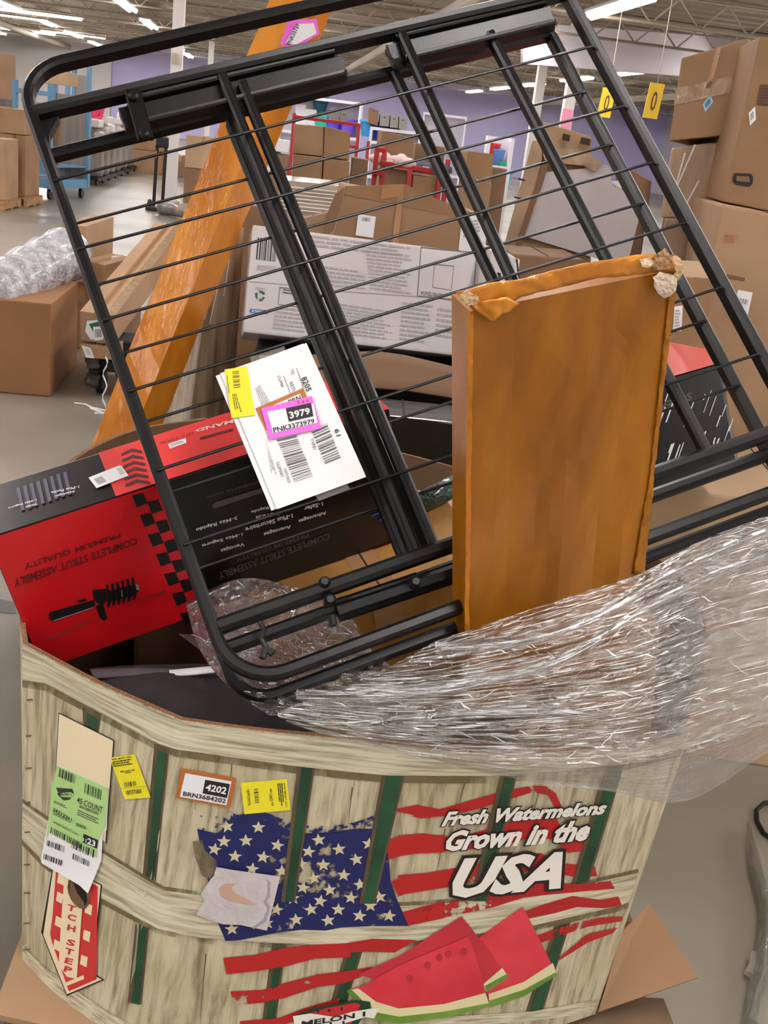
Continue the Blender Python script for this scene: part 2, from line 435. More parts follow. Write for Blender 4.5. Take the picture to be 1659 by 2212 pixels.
for c in (-12.5, -8, -3.75, 1, 5.5, 10, 14.5):
    for k in range(-2, 10):
        a = .3+6.2*k
        if c < -9 and a < -3 or a > 60: continue
        p = H(a, c, LAMP_Z); pp = P2(p); vis = pp[2] > 1 and -60 < pp[0] < 1720 and -40 < pp[1] < 400
        ORD = ('first', 'second', 'third', 'fourth', 'fifth', 'sixth', 'seventh', 'eighth', 'ninth', 'tenth')
        if vis: cnt[c] = cnt.get(c, 0)+1
        fixture(p, AX, 3.4, ORD[cnt[c]-1] + ' visible twin-tube lamp, counted from the front, in the ' + {-12.5: 'leftmost', -8: 'second from left', -3.75: 'far left', 1: 'centre', 5.5: 'right of centre', 10: 'right', 14.5: 'far right'}[c] + ' lamp row' if vis else 'long twin-tube ceiling lamp above the front of the hall', group='ceiling lamps in rows' if vis else 'ceiling lamps overhead')
for p in ((89, 30), (20, 33), (52, 66), (158, 73), (30, 95), (165, 118)):
    c = Z(p, LAMP_Z); fixture(c, CX, 2.6 if p[1] < 90 else 2.0, 'crosswise twin-tube lamp at far left, ' + {30: 'topmost, right', 33: 'topmost, at the picture edge', 66: 'second level, left', 73: 'second level, right', 95: 'third level, at the picture edge', 118: 'lowest, right'}[p[1]], group='crosswise lamps at far left')
# white posts
def column(p, dep, wd, label):
    c = D(p, dep); c.z = 0; t = thing('column', label, 'column', c)
    M = Matrix.Rotation(.14, 3, 'Z')
    MB().box(c+V((0, 0, CEIL/2)), (wd, wd, CEIL-.02), M).build('shaft', wht, t, bevel=.01)
    MB().box(c+V((0, 0, .03)), (wd*1.5, wd*1.5, .06), M).build('base_plate', steel, t)
    MB().box(c+V((0, 0, CEIL-.08)), (wd*1.6, wd*1.6, .06), M).build('cap_plate', steel, t)
    return t
g = Z((368, 442), 0)
t = column((368, 442), (g-CAM).dot(FWD), .19, 'white square column standing beside the black hand truck')
MB().box(g+V((.0, -.13, 2.35)), (.1, .04, .16)).build('switch_box', steel, t)
column((1158, 240), 30, .24, 'white column left of the pair under the right roof')
column((1226, 240), 25, .24, 'white column with a pink notice on the right')
c = D((1222, 258), 24.8); c.z -= .0
mesh('notice', [c+V((-.12, -.2, -.22)), c+V((.12, -.2, -.22)), c+V((.12, -.2, .22)), c+V((-.12, -.2, .22))], [(0, 1, 2, 3)], mat('pink_notice', S(236, 150, 176), .6), bpy.data.objects['column.002'])
column((460, 50), 40, .2, 'slim far column seen between the frame rails')
# hanging aisle signs
def sign(px, py, w_, h_, dep, label):
    c = D((px, py), dep); R = V((.96, .28, 0)).normalized(); t = thing('hanging_sign', label, 'sign', c, 'yellow aisle signs'); up = V((.05, 0, 1)).normalized()
    W = w_*dep/F/2; Hh = h_*dep/F/2; n = R.cross(up)
    MB().hexa([c-R*W-up*Hh-n*.01, c+R*W-up*Hh-n*.01, c+R*W-up*Hh+n*.01, c-R*W-up*Hh+n*.01, c-R*W+up*Hh-n*.01, c+R*W+up*Hh-n*.01, c+R*W+up*Hh+n*.01, c-R*W+up*Hh+n*.01]).build('board', mat('sign_yellow', S(250, 206, 48), .5), t)
    vs, fs = text2d('0', .01); x0 = min(v[0] for v in vs); x1 = max(v[0] for v in vs); y1 = max(v[1] for v in vs)
    f = -1 if n.dot(CAM-c) < 0 else 1
    mesh('numeral', [c + R*((v[0]-(x0+x1)/2)/(x1-x0)*W*.75) + up*((v[1]/y1-.5)*Hh*1.1) + n*f*.014 for v in vs], fs, mat('sign_ink', S(92, 78, 50), .6), t)
    MB().tube([c+up*Hh, V((c.x, c.y, CEIL-.02))], .006, 5).build('cord', steel, t)
sign(1412, 218, 34, 72, 17, 'yellow hanging sign with a numeral 0, the nearer one')
sign(1310, 222, 30, 60, 19, 'yellow hanging sign half hidden behind the black bed frame')

# ================================================================== BACKGROUND, LEFT AISLE
blue = mat('blue_paint', S(96, 142, 176), .55); wire = mat('grey_wire', S(150, 148, 146), .4, .6)
film_far = film_mat('far_film', (.9, .88, .86, 1), .25, .35, (4, 4, 4), 8, coord='Object')
def fl(px, py): return Z((px, py), 0)
# pallet loads at the far left
def load(px, py, w_, hs, label, yaw=.1, d=1.0):
    c = fl(px, py); pallet('pallet', 'wooden pallet under ' + label, c, w_, d, yaw, 'pallets at the far left'); z = .132
    return c, z
c, z = load(38, 440, .5, 0, 'the strapped carton at far left', .05, .8)
t = ybox('tall_carton', 'tall carton with a dark strap on a pallet at far left', c+V((0, .02, z)), (.42, .7, .84), .05, kraft[4])
MB().box(c+V((.08, -.333, z+.42)), (.03, .01, .84)).build('strap', mat('dark_strap', S(86, 72, 66), .6), t)
c2 = fl(-12, 447)
pallet('pallet', 'wooden pallet cut by the left picture edge', c2, .5, .8, .05, 'pallets at the far left')
ybox('tall_carton', 'front carton of the far left load, cut by the picture edge', c2+V((0, 0, .132)), (.48, .6, .8), .05, kraft[2])
t = ybox('small_carton', 'small carton with a hand hole lying on the far left load', c+V((-.1, .02, z+.85)), (.5, .5, .34), .05, kraft[0])
MB().box(c+V((-.25, -.234, z+1.0)), (.1, .01, .06), Matrix.Rotation(.05, 3, 'Z')).build('hand_hole', dark_ink, t)
c3 = D((-2, 330), 20); c3.z = 0
t = ybox('tall_carton', 'very tall carton with a dark band at the left picture edge', c3, (.42, .6, 2.15), .05, kraft[1])
MB().box(c3+V((0, 0, 1.25)), (.43, .61, .28), Matrix.Rotation(.05, 3, 'Z')).build('printed_band', mat('slate_band', S(88, 84, 82), .7), t)
# blue stock carts
def cart(c, yaw, w_, d, h, label, full=True):
    M = Matrix.Rotation(yaw, 3, 'Z'); t = thing('stock_cart', label, 'cart', c, 'blue stock carts'); q = lambda x, y, zz: V(c)+M @ V((x, y, zz)); up = V((0, 0, 1))
    for sx in (-1, 1):
        for sy in (-1, 1):
            MB().bar(q(sx*w_/2, sy*d/2, .18), q(sx*w_/2, sy*d/2, h), .07, .07, M @ V((0, 1, 0)), .1).build('post', blue, t)
            b = MB(); b.lathe(q(sx*w_*.42, sy*d*.42, .085), [(.083, -.025), (.083, .025)], 14, 'x'); b.build('caster', black_plastic, t)
            MB().box(q(sx*w_*.42, sy*d*.42, .15), (.06, .08, .06), M).build('caster_fork', wire, t)
    MB().box(q(0, 0, .24), (w_+.04, d+.04, .14), M).build('base', blue, t)
    MB().box(q(0, d/2, h*.55), (w_, .02, h*.75), M).build('back_panel', mat('grey_panel', S(150, 140, 132), .7, 0, .2, (30, 30, 1)), t)
    MB().box(q(0, -d/2, .58), (w_, .03, .42), M).build('front_panel', blue, t)
    MB().bar(q(-w_/2, -d/2, h-.15), q(w_/2, -d/2, h-.15), .05, .07, up, .1).build('rail', blue, t)
    MB().box(q(0, 0, .5), (w_*.96, d*.96, .02), M).build('shelf', blue, t)
    return q
q = cart(fl(112, 425), -.25, .62, 1.1, 1.72, 'blue stock cart with rolls of cardboard at the left aisle')
for i, x in enumerate((-.18, -.05, .08, .2)):
    p = q(x, -.2, .52); t = thing('cardboard_tube', ('first', 'second', 'third', 'fourth')[i] + ' upright cardboard tube from the left in the blue cart', 'tube', p, 'tubes in the blue cart')
    MB().tube([p, p+V((.05, 0, .9))], .05, 12).build('wall', kraft[i], t); MB().tube([p+V((.05, 0, .88)), p+V((.0505, 0, .905))], .042, 12).build('end_cap', kraft_in, t)
q2 = cart(fl(150, 404), -.25, .3, .7, 2.1, 'taller blue cart behind the first one')
p = q(0, 0, 1.72)
ybox('small_carton', 'flat carton resting on top of the blue cart', p, (.5, .6, .2), -.25, kraft[5])
# wrapped goods in a row: each a bundle on a low dolly
grey_wrap = mat('grey_bundle', S(150, 140, 130), .35, 0, .45, (9, 9, 1.5), .6, 14, col2=S(96, 88, 84), coat=.5)
for i in range(7):
    px = 194 + i*14; py = 397 - i*4.8
    c = fl(px, py); h = 1.05 + .1*math.sin(i*2.3)
    t = thing('wrapped_bundle', ('first', 'second', 'third', 'fourth', 'fifth', 'sixth', 'seventh')[i] + ' grey film-wrapped bundle from the blue carts along the left aisle', 'bundle', c, 'wrapped bundles along the aisle')
    b = MB(); k = 12; prof = []
    for zz, r in ((.16, .24), (.3, .27), (.7, .25), (h-.1, .26), (h, .2)): prof.append((r*(1+.05*math.sin(zz*9+i)), zz))
    b.lathe(c, prof, k); b.build('body', grey_wrap, t, smooth=True)
    MB().box(c+V((0, 0, .12)), (.5, .6, .06)).build('dolly_deck', black_plastic, t)
    for s in (-1, 1): MB().lathe(c+V((s*.2, -.24, .045)), [(.044, -.02), (.044, .02)], 10, 'x').build('dolly_wheel', black_plastic, t)
    if i % 2 == 0:
        p = c+V((0, 0, h)); tt = thing('wrapped_parcel', 'pale wrapped parcel lying on the ' + ('first', 'second', 'third', 'fourth', 'fifth', 'sixth', 'seventh')[i] + ' grey bundle of the row', 'parcel', p, 'parcels on the bundles')
        b = MB(); b.box(p+V((0, 0, .08)), (.4, .35, .15)); b.build('parcel_body', white_card, tt, bevel=.03)
        MB().box(p+V((0, 0, .158)), (.06, .36, .004)).build('tape', tape, tt)
# people far down the aisle
def person(c, face, h, shirt, trousers, hair, label, bend=0.0, arms=(.5, .3)):
    M = Matrix.Rotation(face, 3, 'Z'); s = h/1.7; C_ = V(c)
    fwd = V((0, -1, 0)); lean = lambda z: V((0, -math.sin(bend)*(z-.95), 0)) if z > .95 else V((0, 0, 0))
    pts = {}; rad = {}
    def add(k, x, y, z, r):
        zz = .95+(z-.95)*math.cos(bend) if z > .95 else z
        pts[k] = C_ + (M @ (V((x, y, zz))+lean(z)))*s; rad[k] = r*s
    add('pel', 0, 0, .95, .15); add('belly', 0, 0, 1.12, .145); add('chest', 0, 0, 1.32, .16); add('neck', 0, -.01, 1.46, .06); add('head', 0, -.03, 1.57, .1); add('top', 0, -.02, 1.66, .075)
    E = [('pel', 'belly'), ('belly', 'chest'), ('chest', 'neck'), ('neck', 'head'), ('head', 'top')]
    for i, sx in (('l', 1), ('r', -1)):
        add('hip'+i, sx*.1, 0, .88, .1); add('knee'+i, sx*.11, -.02, .5, .068); add('ank'+i, sx*.11, .02, .09, .045); add('toe'+i, sx*.12, -.16, .04, .035)
        add('sh'+i, sx*.19, 0, 1.38, .065); add('el'+i, sx*.24, -arms[0]*.2, 1.12, .045); add('wr'+i, sx*.2, -arms[0]*.2-arms[1], 1.06, .033); add('ha'+i, sx*.19, -arms[0]*.2-arms[1]-.1, 1.06, .03)
        E += [('pel', 'hip'+i), ('hip'+i, 'knee'+i), ('knee'+i, 'ank'+i), ('ank'+i, 'toe'+i), ('chest', 'sh'+i), ('sh'+i, 'el'+i), ('el'+i, 'wr'+i), ('wr'+i, 'ha'+i)]
    ks = list(pts); me = bpy.data.meshes.new('person'); me.from_pydata([tuple(pts[k]-C_) for k in ks], [(ks.index(a), ks.index(b_)) for a, b_ in E], [])
    ob = bpy.data.objects.new('tmp', me); COL.objects.link(ob); md = ob.modifiers.new('s', 'SKIN'); 
    for k, sv in zip(ks, me.skin_vertices[0].data): sv.radius = (rad[k], rad[k]*.85); sv.use_root = (k == 'pel')
    ob.modifiers.new('d', 'SUBSURF').levels = 1
    dg = bpy.context.evaluated_depsgraph_get(); m2 = bpy.data.meshes.new_from_object(ob.evaluated_get(dg)); bpy.data.objects.remove(ob)
    o = link('person', m2, [shirt, trousers, mat('skin', S(170, 118, 92), .6), hair]); o.location = C_; tag(o, label, 'person')
    hd = pts['head']-C_
    for p in m2.polygons:
        p.use_smooth = True; z = p.center.z/s; d = (p.center-hd).length/s
        if d < .17 and z > .95: p.material_index = 3 if (p.center.z > hd.z+.02*s or (M.inverted() @ (p.center-hd)).y > .02) else 2
        elif z < .93: p.material_index = 1
        elif any((p.center+C_-pts['wr'+i]).length/s < .14 for i in 'lr'): p.material_index = 2
        else: p.material_index = 0
    return o
dk = mat('dark_cloth', S(34, 32, 36), .8); hairm = mat('dark_hair', S(30, 24, 22), .7)
person(fl(203, 356), -.3, 1.72, mat('pink_shirt', S(222, 60, 104), .8), dk, hairm, 'person in a bright pink shirt at the far sorting area')
person(fl(258, 374), .9, 1.7, mat('white_shirt', S(224, 222, 220), .8), dk, hairm, 'person in a white shirt bending over the wrapped goods', .5)
# cartons beside the column
c = fl(318, 372)
for i, (dx, dz, d, m_) in enumerate(((0, 0, (.9, .8, .52), 0), (.85, 0, (.75, .8, .5), 3), (.1, .53, (.8, .7, .45), 4))):
    ybox('large_carton', ('open carton', 'closed carton right', 'upper carton')[i] + ' of the far stack left of the white column', c+V((dx, 0, dz)), d, .1, kraft[m_])
tr = thing('plastic_bin', 'orange and yellow tray of goods on the far carton stack', 'tray', c+V((.2, 0, .99)))
b = MB(); p = c+V((.2, 0, .99)); b.hexa([p+V((-.35, -.3, 0)), p+V((.35, -.3, 0)), p+V((.35, .3, 0)), p+V((-.35, .3, 0)), p+V((-.42, -.36, .2)), p+V((.42, -.36, .2)), p+V((.42, .36, .2)), p+V((-.42, .36, .2))]); b.build('tray_body', mat('tray_orange', S(236, 150, 50), .5), tr)
MB().box(p+V((0, 0, .24)), (.5, .4, .08)).build('contents', mat('tray_yellow', S(240, 200, 80), .6), tr)
cb = fl(428, 442)
for i, (dx, dz, d) in enumerate(((-.1, 0, (.62, .6, .6)), (.52, 0, (.6, .6, .62)), (-.1, .61, (.62, .6, .55)), (.5, .63, (.56, .6, .6)))):
    ybox('large_carton', ('lower left', 'lower right', 'upper left', 'upper right')[i] + ' carton of the block right of the white column', cb+V((dx+.1, .4, dz)), d, .05, kraft[(i*2+1) % 6])
# black hand truck
p = fl(342, 455); t = thing('hand_truck', 'black upright hand truck with an orange tag in front of the column', 'hand truck', p)
b = MB(); Y = V((0, 1, 0))
for x in (-.06, .08): MB().bar(p+V((x-.02, 0, .06)), p+V((x, 0, 1.0)), .05, .03, Y).build('upright', black_plastic, t)
MB().box(p+V((.02, 0, 1.05)), (.2, .05, .16)).build('handle', black_plastic, t, bevel=.02)
MB().box(p+V((-.07, -.02, .86)), (.03, .02, .1)).build('tag', mat('tag_orange', S(236, 104, 40), .6), t)
MB().box(p+V((0, -.1, .03)), (.3, .3, .05)).build('toe_plate', black_plastic, t)
for s in (-1, 1): MB().lathe(p+V((s*.16, .06, .08)), [(.078, -.02), (.078, .02)], 12, 'x').build('wheel', black_plastic, t)
p = fl(382, 470); t = thing('wrapped_roll', 'small film-wrapped grey roll lying on the floor by the column', 'roll', p)
MB().tube([p+V((-.3, .2, .1)), p+V((0, .05, .11)), p+V((.3, -.1, .1))], .1, 12).build('roll_body', grey_wrap, t, smooth=True)
MB().tube([p+V((.29, -.095, .1)), p+V((.31, -.105, .1))], .06, 12).build('core', black_plastic, t)

# ================================================================== BACKGROUND, CENTRE
redp = mat('red_rack_paint', S(176, 34, 40), .5)
for i, q in enumerate((((636, 268), (700, 273), (698, 338), (632, 331)), ((702, 273), (757, 286), (754, 346), (699, 338)), ((634, 334), (698, 341), (697, 440), (632, 436)), ((700, 342), (756, 349), (754, 446), (699, 440)))):
    pbox('large_carton', ('upper left', 'upper right', 'lower left', 'lower right')[i] + ' carton of the square wrapped block in the middle distance', q, 10.5, .12, .5, kraft[(0, 4, 0, 4)[i]], tp=False, floor=0 if i > 1 else None)
pbox('carton', 'tall carton standing beside the wrapped block of four', ((762, 340), (796, 346), (792, 420), (758, 415)), 10.8, .1, .4, kraft[3], tp=False, floor=0)
pbox('carton', 'large flat-faced carton standing on the red cart', ((826, 284), (896, 297), (888, 364), (819, 358)), 11.5, .15, .45, kraft[1], tp=False)
pbox('carton', 'carton lying on the lower deck of the red cart', ((822, 362), (880, 368), (878, 440), (818, 436)), 11.3, .15, .5, kraft[0], tp=False, floor=0)
pbox('carton', 'carton under the red cart shelf on its right', ((893, 378), (944, 384), (940, 440), (888, 436)), 11.2, .15, .5, kraft[4], tp=False, floor=0)
pbox('carton', 'dark carton behind the bed frame bars in mid distance', ((898, 309), (962, 318), (958, 368), (896, 360)), 12.3, .15, .5, kraft[3], tp=False, floor=0)
pbox('carton', 'upper carton of the stack right of the red cart', ((1010, 326), (1066, 333), (1062, 390), (1006, 384)), 11, .1, .5, kraft[4], tp=False)
pbox('carton', 'lower carton of the stack right of the red cart', ((1006, 388), (1062, 396), (1056, 475), (1000, 470)), 11, .1, .5, kraft[0], tp=False, floor=0)
pbox('carton', 'narrow carton at the right of that distant stack', ((1064, 362), (1096, 366), (1090, 425), (1060, 422)), 12, .1, .4, kraft[3], tp=False, floor=0)
pbox('carton', 'carton beside the plank top in the distance', ((586, 332), (624, 336), (620, 380), (584, 378)), 10.2, .1, .4, kraft[1], tp=False, floor=0)
def cart_red(quads, dep, label, group='red racks'):
    b0 = D(quads[0][0], dep); t = thing('rack', label, 'rack', V((b0.x, b0.y, 0)), group)
    for a, c_ in quads:
        A2 = D(a, dep); C2 = D(c_, dep)
        if abs(c_[1]-a[1]) > 60: C2.z = 0
        MB().bar(A2, C2, .05, .05, V((0, 1, 0)), .1).build('bar', redp, t)
cart_red((((815, 318), (802, 450)), ((832, 318), (820, 450)), ((812, 322), (832, 325)), ((808, 372), (828, 375)), ((826, 352), (950, 372)), ((886, 366), (880, 450)), ((952, 372), (944, 452)), ((952, 350), (946, 440)), ((968, 345), (960, 445))), 11.1, 'red tubular cart loaded with cartons in the middle distance')
cart_red((((636, 245), (630, 330)), ((636, 252), (776, 270)), ((776, 268), (770, 335)), ((640, 300), (770, 318)), ((796, 305), (790, 380))), 17, 'red upright rack behind the block of four cartons')
# bags on the cart
for i, (p, col, lb) in enumerate((((848, 347), S(226, 196, 196), 'pale pink cloth bundle on the red cart shelf'), ((925, 362), S(84, 92, 108), 'slate blue cloth bundle on the red cart shelf'))):
    c = D(p, 11.2); t = thing('cloth_bundle', lb, 'bundle', c)
    b = MB(); vs = []
    for j in range(6):
        b.lathe(c+V(((j-2.5)*.06, .1*math.sin(j), 0)), [(.02, -.06), (.1, -.02), (.09, .03), (.02, .06+.02*math.sin(j*2))], 8)
    b.build('cloth', mat('cloth_%d' % i, col, .9), t, smooth=True)
    MB().box(c+V((0, -.1, 0)), (.12, .02, .02)).build('fold', white_paper, t)
# lit shelving at the far end: white gondola with buckets and storage boxes
gw = mat('white_shelf', S(236, 232, 240), .5)
def shelfunit(p0, p1, dep, hz, label, zs=None):
    a = D(p0, dep); b_ = D(p1, dep); a.z = b_.z = 0; t = thing('shelf_unit', label, 'shelves', (a+b_)/2, 'white shelf units far back')
    n = V((0, 1, 0)); 
    MB().hexa([a+n*.5, b_+n*.5, b_+n*.55, a+n*.55, a+n*.5+V((0, 0, hz)), b_+n*.5+V((0, 0, hz)), b_+n*.55+V((0, 0, hz)), a+n*.55+V((0, 0, hz))]).build('back_panel', gw, t)
    for z in zs or (.2, .8, 1.38, hz-.05):
        MB().hexa([a+V((0, 0, z)), b_+V((0, 0, z)), b_+n*.5+V((0, 0, z)), a+n*.5+V((0, 0, z)), a+V((0, 0, z+.05)), b_+V((0, 0, z+.05)), b_+n*.5+V((0, 0, z+.05)), a+n*.5+V((0, 0, z+.05))]).build('shelf', gw, t)
    for q in (a, b_): MB().box(q+n*.25+V((0, 0, hz/2)), (.04, .5, hz)).build('side_panel', gw, t)
    return a, b_
shelfunit((596, 290), (772, 300), 20, 2.05, 'white shelf unit with coloured tubs behind the red rack')
shelfunit((800, 300), (905, 310), 19, 1.66, 'white shelf unit below the grey storage boxes')
shelfunit((910, 300), (1000, 310), 24, 2.1, 'bright white shelf unit behind the bars')
def tub(p, dep, col, label, r=.16, h=.24):
    c = D(p, dep); t = thing('tub', label, 'tub', c, 'coloured tubs')
    MB().lathe(c, [(r*.7, -h/2), (r, h/2), (r*1.08, h/2), (r*1.08, h/2+.02)], 14).build('tub_body', mat('tub_'+label.split()[0], col, .4), t, smooth=False)
    MB().tube([c+V((r*math.cos(k*.3927), r*math.sin(k*.3927), h/2+.02)) for k in range(16)], .012, 5, True).build('tub_rim', mat('tub_'+label.split()[0], col, .4), t)
for p, col, lb in (((695, 268), S(40, 190, 160), 'teal tub hanging in the far lit display'), ((719, 270), S(96, 80, 220), 'violet tub hanging in the far lit display'), ((751, 276), S(120, 84, 210), 'purple tub hanging in the far lit display'), ((796, 280), S(60, 160, 220), 'azure tub hanging in the far lit display'), ((822, 284), S(80, 90, 220), 'indigo tub hanging in the far lit display'), ((847, 283), S(190, 110, 210), 'mauve tub hanging in the far lit display'), ((692, 224), S(50, 110, 130), 'petrol tub up near the far roof')):
    tub(p, 20.2 if p[0] < 770 else 19.3, col, lb)
g_box = mat('grey_box', S(142, 140, 136), .6)
for i, (q, m_) in enumerate((((( 798, 232), (818, 238), (816, 272), (796, 266)), kraft[3]), (((822, 246), (842, 248), (840, 274), (820, 272)), g_box), (((844, 249), (861, 251), (859, 277), (842, 275)), g_box), (((863, 252), (881, 254), (878, 280), (861, 278)), g_box), (((712, 234), (734, 236), (732, 262), (710, 260)), g_box), (((736, 240), (752, 242), (750, 266), (734, 263)), g_box))):
    t, f = pbox('storage_box', ('brown box at the end of the high far shelf', 'first grey lidded box on the high far shelf', 'second grey lidded box on the high far shelf', 'third grey lidded box on the high far shelf', 'grey crate on the far red rack', 'small grey crate at the end of the red rack')[i], q, 18.9 if i < 4 else 17.0, .1, .4, m_, 'box', 'boxes on far shelves', False)
    x0, y0 = q[0]; x1, y1 = q[2]
    printed('handle_hole', poly(((x0+x1)/2-2.5, y0+7), ((x0+x1)/2+2.5, y0+7.5), ((x0+x1)/2+2.5, y0+9), ((x0+x1)/2-2.5, y0+8.5)), f, dark_ink, t)
c = D((735, 262), 17.3)
for p, hgt, lb in (((650, 245), 40, 'white stacked tubs on the far rack, left'), ((672, 250), 30, 'white box on the far rack, middle')):
    t, f = pbox('white_container', lb, ((p[0]-12, p[1]-hgt/2), (p[0]+12, p[1]-hgt/2+2), (p[0]+11, 286), (p[0]-13, 284)), 20.2, .1, .3, gw, 'container', None, False)
# green bottle-like toys and white box left of the block
c = D((594, 312), 10.35); t = thing('green_toy', 'bright green lumpy toy beside the plank in the distance', 'toy', c)
for j, (dx, dz, r) in enumerate(((0, -.08, .07), (.02, .0, .06), (-.01, .08, .05))): MB().lathe(c+V((dx, 0, dz)), [(r*.4, -r), (r, 0), (r*.4, r)], 10).build('lobe', mat('toy_green', S(80, 180, 50), .5), t, smooth=True)
pbox('white_carton', 'small pale carton with a dark handle slot beside the green toy', ((594, 300), (626, 305), (622, 330), (592, 326)), 10.1, .1, .25, gw, tp=False)
# drinks shelf far right of centre
shelfunit((1052, 340), (1102, 346), 12.7, 1.7, 'narrow white shelf unit with coloured containers behind the frame', (.3, 1.03, 1.15, 1.33))
for i, (p, col) in enumerate((((1074, 345), S(110, 150, 220)), ((1088, 372), S(40, 190, 140)), ((1090, 392), S(70, 180, 190)), ((1064, 332), S(210, 60, 60)))):
    tub(p, 13, col, ('blue', 'green', 'turquoise', 'crimson')[i]+' container on the goods far behind the frame', .08, .18)
# film wrapped load in front of the block
t, f = pbox('wrapped_load', 'low load under shiny stretch film behind the brown open carton', ((604, 388), (742, 402), (734, 462), (590, 448)), 7.6, .1, .7, mat('film_load', S(168, 152, 136), .2, 0, .35, (2, 2, 30), .5, 60, coat=.8), 'load', None, False, floor=0)
b = MB()
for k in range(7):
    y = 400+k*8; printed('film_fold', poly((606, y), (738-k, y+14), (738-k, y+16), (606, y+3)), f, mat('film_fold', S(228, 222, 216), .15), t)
# ================================================================== MIDDLE GROUND, LEFT
def rbox(name, label, o, e, d, km, cat='carton', group=None, tp=True, extra=None):
    c8, M = rbox_corners(o, e, d); t = thing(name, label, cat, (c8[2]+c8[3]+c8[6]+c8[7])/4, group)
    carton_parts(t, c8, km, tp)
    return t, c8
t, c8 = rbox('brown_carton', 'large plain brown carton on the floor at left under the wrapped roll', (-2.62, 5.84, .002), (0, 0, .134), (.68, .88, .523), mat('plain_brown', S(150, 106, 68), .7, 0, .1, (3, 3, 3)), tp=False)
film_roll = mat('bubble_wrap', S(206, 204, 210), .22, 0, .3, (14, 14, 14), .9, 40, col2=S(150, 148, 156), coat=.5, dist=.03)
a = D((-40, 650), 6.0); b_ = D((150, 545), 6.9); t = thing('wrapped_roll', 'thick roll in clear bubble film lying on the brown carton', 'roll', a)
b = MB(); pts = [a.lerp(b_, k/14) for k in range(15)]; b.tube(pts, [.165+.012*math.sin(k*2.1) for k in range(15)], 20); b.build('film_sleeve', film_roll, t, smooth=True)
MB().tube([b_, b_+(b_-a).normalized()*.03], .1, 16).build('core_end', white_card, t)
t, c8 = rbox('small_carton', 'upright carton with a white label behind the wrapped roll', (-2.3025, 7.2174, .4521), (0, 0, .046), (.1541, .8, .3656), kraft[2])
f = onplane(c8[0], c8[1]-c8[0] and (c8[1]-c8[0]).cross(c8[3]-c8[0]), .003)
lab = printed('label', poly((140, 516), (164, 520), (168, 576), (142, 568)), f, white_paper, t); printed('print', merge(*[poly((146+k, 525+k*13), (160, 527+k*13), (161, 532+k*13), (146+k, 530+k*13)) for k in range(3)]), onplane(c8[0], (c8[1]-c8[0]).cross(c8[3]-c8[0]), .006), dark_ink, lab)
ybox('flat_carton', 'carton supporting the upright labelled carton', (-2.2, 7.7, 0), (.45, .9, .448), .046, kraft[1])
t, f = pbox('small_carton', 'taped carton wedged beside the long carton at left', ((176, 562), (228, 572), (222, 630), (178, 612)), 6.9, -.1, .5, kraft[0])
t, c8 = rbox('long_carton', 'long taped carton sloping away with a green label on its end', (-1.8061, 6.0086, .3259), (.1951, .0272, .0138), (.1922, 1.8025, .1745), kraft[2])
nf = (c8[1]-c8[0]).cross(c8[3]-c8[0]); f = onplane(c8[0], nf, .003); f2 = onplane(c8[0], nf, .005); f3 = onplane(c8[0], nf, .007)
lb = printed('label', poly((188, 693), (226, 690), (232, 728), (196, 734), (184, 716)), f, white_paper, t)
printed('green_patch', poly((192, 700), (222, 692), (226, 720), (204, 722)), f2, mat('label_green', S(20, 110, 70), .5), lb)
lb2 = printed('barcode_sticker', poly((201, 706), (220, 705), (223, 734), (203, 736)), f3, white_paper, t)
printed('barcode', bars((205, 711), (218, 711), (220, 728), (206, 729), 14, 3), onplane(c8[0], nf, .009), mid_ink, lb2)
s = MB(); e = .003; nn = (c8[4]-c8[0]).cross(c8[1]-c8[0]).normalized(); nn = nn if nn.z > 0 else -nn
m0 = c8[0].lerp(c8[1], .86); m1 = c8[4].lerp(c8[5], .86); x = (c8[1]-c8[0]).normalized()*.026
s.add([m0-x+nn*e, m0+x+nn*e, m1+x+nn*e, m1-x+nn*e], [(0, 1, 2, 3)]); s.build('edge_tape', mat('shiny_tape', S(190, 160, 124), .1, 0, .3, (40, 40, 40), .5, 90, coat=1), t)
t, f = pbox('film_parcel', 'small wrapped parcel with a barcode under the long carton', ((172, 742), (248, 750), (250, 778), (176, 772)), 6.12, 0, .3, kraft[0])
lb = printed('sticker', poly((176, 746), (196, 752), (204, 774), (186, 772)), f, white_paper, t); printed('barcode', bars((183, 752), (194, 755), (199, 768), (188, 767), 10, 5), f, mid_ink, lb)
p = fl(215, 862); t = thing('floor_dolly', 'low black dolly with a ribbed hose under the long carton', 'dolly', p)
MB().box(p+V((.1, .35, .17)), (.34, .5, .06)).build('deck', black_plastic, t)
for x, y in ((-.03, .14), (.22, .14), (-.03, .56), (.22, .56)): MB().lathe(p+V((x, y, .06)), [(.058, -.02), (.058, .02)], 14, 'x').build('wheel', black_plastic, t)
for x, y in ((-.03, .14), (.22, .14), (-.03, .56), (.22, .56)): MB().box(p+V((x, y, .13)), (.05, .05, .05)).build('wheel_fork', black_plastic, t)
b = MB(); pts = [p+V((-.07+.02*math.sin(k*.4), .05, .06+.022*k)) for k in range(10)]; b.tube(pts, [.035+.006*(k % 2) for k in range(10)], 10); b.build('ribbed_hose', mat('hose', S(60, 58, 54), .5), t)
MB().box(p+V((.1, .3, .26)), (.3, .3, .11)).build('cushion', mat('dark_foam', S(38, 34, 32), .8), t, bevel=.03)
